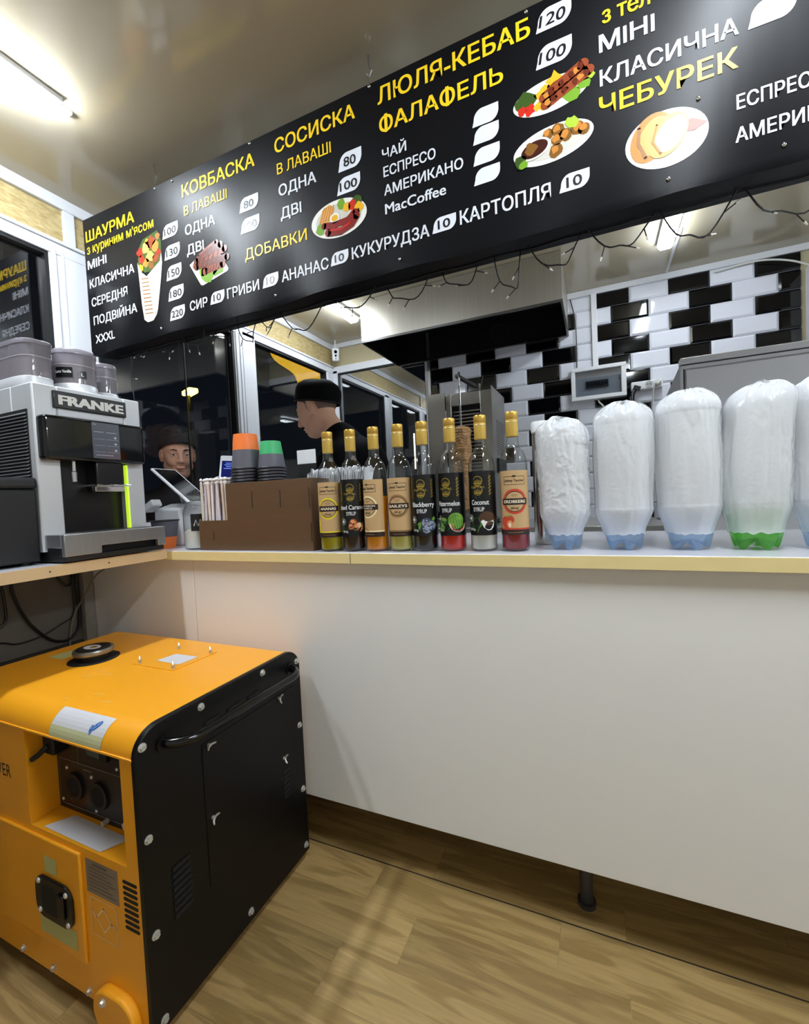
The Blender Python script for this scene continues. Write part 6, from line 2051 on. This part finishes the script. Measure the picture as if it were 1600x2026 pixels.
# cap: round band and soft crown
CM = HM @ Matrix.Translation((-.012, 0, .026)) @ Matrix.Rotation(R(-27), 4, 'Y')
mb = MB()
n = 56; vs = []; fs = []
lv = [(1.0, -.004), (1.012, .0), (1.02, .02), (1.02, .048), (1.0, .066), (.90, .086), (.66, .103), (.34, .112), (.02, .114)]
for k_, z in lv:
    for i in range(n):
        a = 2 * PI * i / n
        w = 1 + .008 * math.sin(5 * a + z * 50) * (1 if z > .03 else 0.2)
        vs.append((.115 * k_ * w * math.cos(a), .089 * k_ * w * math.sin(a), z + (.004 * math.sin(3 * a) if z > .05 else 0)))
for j in range(len(lv) - 1):
    for i in range(n):
        a, b = j * n + i, j * n + (i + 1) % n
        fs.append((a, b, b + n, a + n))
fs.append(tuple(range((len(lv) - 1) * n, len(lv) * n)))
mb.add(vs, fs).xf(CM)
cp_ = mb.build('cap', mat('black cap cloth', '#060608', 0.85, spec=0.15, bump=(40, .2, .004)), ck, smooth=60, solid=.003)
MB().tube([CM @ Vector((.1165 * math.cos(2 * PI * i / 48), .0905 * math.sin(2 * PI * i / 48), .001)) for i in range(48)], .0022, 6, closed=True).build('cap_hem', m_blackm, cp_)
# shirt
F = Field((-.30, -.36, .70), (.30, .36, 1.46), 0.006)
F.cone((.082, 0, 1.345), (.06, 0, 1.28), .071, .10, .03)
F.ell((.02, 0, 1.10), (.125, .182, .200), .06)
F.cone((.028, -.15, 1.205), (.028, .15, 1.205), .074, .074, .05)
F.cone((.06, 0, 1.30), (.03, -.13, 1.235), .075, .068, .05)
F.cone((.06, 0, 1.30), (.03, .13, 1.235), .075, .068, .05)
F.ell((-.055, 0, 1.18), (.10, .15, .14), .05)
F.ell((.02, 0, .90), (.130, .170, .17), .06)
for s in (-1, 1):
    F.cone((.035, s * .187, 1.195), (.042, s * .226, 1.02), .063, .058, .04)
F.ell((.135, 0, 1.415), (.09, .075, .055), .01, mode='sub', rot=Matrix.Rotation(R(35), 4, 'Y'))
F.mesh().build('t_shirt', m_cloth, ck, smooth=180)
# trousers and shoes
F = Field((-.22, -.26, .06), (.24, .26, 1.0), 0.008)
F.ell((.01, 0, .86), (.125, .168, .12), .05)
for s in (-1, 1):
    F.cone((.0, s * .085, .85), (.02, s * .095, .46), .090, .066, .03)
    F.cone((.02, s * .095, .46), (-.01, s * .10, .10), .066, .056, .03)
F.mesh().build('trousers', m_trs, ck, smooth=180)
for s in (-1, 1):
    F = Field((-.12, s * .11 - .09, -.0), (.22, s * .11 + .09, .14), 0.006)
    F.ell((.04, s * .11, .045), (.135, .050, .045), .02)
    F.cone((-.02, s * .10, .05), (-.02, s * .10, .10), .05, .046, .03)
    F.mesh().build('shoe', m_blackm, ck, smooth=180)

# ------------------------------------------------------------------ man outside, looking in through the window
GO = -0.40
t = thing('person', 'smiling man in dark knitted cap outside in the dark, looking in through the side window', 'person', (-2.085, 1.70, GO), None, R(-33))
OFF[t.name] = Vector((0, 0, 0))
HM2 = Matrix.Translation((.045, 0, 1.672)) @ Matrix.Rotation(R(7), 4, 'Y')
F = Field((-.24, -.32, 0), (.34, .32, 1.82), 0.004)
head(F, HM2); features(F, HM2); lids(F, HM2, .002)
for s in (-1, 1):                     # raised cheeks and corners of a smile
    F.ell((.070, s * .036, -.040), (.020, .016, .016), .015, HM2)
    F.cone((.093, s * .020, -.069), (.084, s * .031, -.061), .004, .003, .006, HM2, 'sub')
F.cone((.02, 0, 1.61), (0, 0, 1.50), .056, .060, .03)
F.cone((0, 0, 1.50), (0, 0, 1.42), .062, .09, .03)
F.ell((0, 0, 1.28), (.10, .155, .20), .05)
F.ell((0, 0, 1.03), (.10, .145, .16), .05)
for s in (-1, 1):
    F.cone((0, s * .185, 1.40), (-.02, s * .235, 1.12), .050, .042, .03)
    F.cone((-.02, s * .235, 1.12), (.07, s * .235, .89), .042, .028, .02)
    hand(F, s, (.07, s * .235, .89), (.25, 0, -.97), up=(1, 0, 0), curl=1.2)
    F.cone((0, s * .085, .98), (.015, s * .095, .52), .08, .054, .03)
    F.cone((.015, s * .095, .52), (-.01, s * .10, .09), .054, .038, .02)
    F.cone((-.02, s * .10, .05), (.12, s * .115, .035), .038, .03, .02)
F.mesh().build('body', m_skin, t, smooth=180)
eyes(HM2, t, -.15)
MB().tube([HM2 @ Vector(p) for p in ((.0965, -.026, -.066), (.1045, -.013, -.0715), (.1065, 0, -.0725), (.1045, .013, -.0715), (.0965, .026, -.066))], [.001, .0025, .003, .0025, .001], 8).build('lips', mat('lips', '#9a5a50', 0.45), t)
CM2 = HM2 @ Matrix.Translation((-.012, 0, .040)) @ Matrix.Rotation(R(-16), 4, 'Y')
mb = MB(); n = 72; vs = []; fs = []
lv = [(1.0, -.012), (1.03, -.006), (1.035, .012), (1.03, .030), (1.0, .034), (.99, .05), (.90, .075), (.70, .096), (.40, .108), (.02, .112)]
for k_, z in lv:
    for i in range(n):
        a = 2 * PI * i / n; w = 1 + .008 * math.cos(24 * a)
        vs.append((.113 * k_ * w * math.cos(a), .090 * k_ * w * math.sin(a), z))
for j in range(len(lv) - 1):
    for i in range(n):
        a, b = j * n + i, j * n + (i + 1) % n
        fs.append((a, b, b + n, a + n))
fs.append(tuple(range((len(lv) - 1) * n, len(lv) * n)))
mb.add(vs, fs).xf(CM2).build('knitted_cap', mat('charcoal knit', '#17181c', 0.9, bump=(90, .4, .004)), t, smooth=50, solid=.003)
F = Field((-.26, -.36, .80), (.28, .36, 1.62), 0.007)
F.cone((.012, 0, 1.545), (0, 0, 1.44), .078, .11, .03)
F.ell((0, 0, 1.27), (.14, .20, .22), .05)
F.cone((0, -.15, 1.405), (0, .15, 1.405), .08, .08, .05)
F.ell((0, 0, 1.02), (.135, .18, .18), .05)
for s in (-1, 1):
    F.cone((0, s * .19, 1.395), (-.02, s * .238, 1.12), .068, .060, .03)
    F.cone((-.02, s * .238, 1.12), (.062, s * .236, .915), .060, .048, .02)
F.mesh().build('jacket', mat('black padded jacket', '#0e0e11', 0.7, bump=(14, .4, .012)), t, smooth=180)
F = Field((-.22, -.26, .06), (.24, .26, 1.1), 0.009)
F.ell((0, 0, .98), (.125, .17, .12), .05)
for s in (-1, 1):
    F.cone((0, s * .085, .97), (.015, s * .095, .52), .094, .07, .03)
    F.cone((.015, s * .095, .52), (-.01, s * .10, .11), .07, .06, .03)
F.mesh().build('trousers', m_trs, t, smooth=180)
for s in (-1, 1):
    F = Field((-.12, s * .11 - .09, 0), (.22, s * .11 + .09, .15), 0.007)
    F.ell((.04, s * .11, .047), (.135, .052, .047), .02)
    F.cone((-.02, s * .10, .05), (-.02, s * .10, .11), .052, .048, .03)
    F.mesh().build('shoe', m_blackm, t, smooth=180)
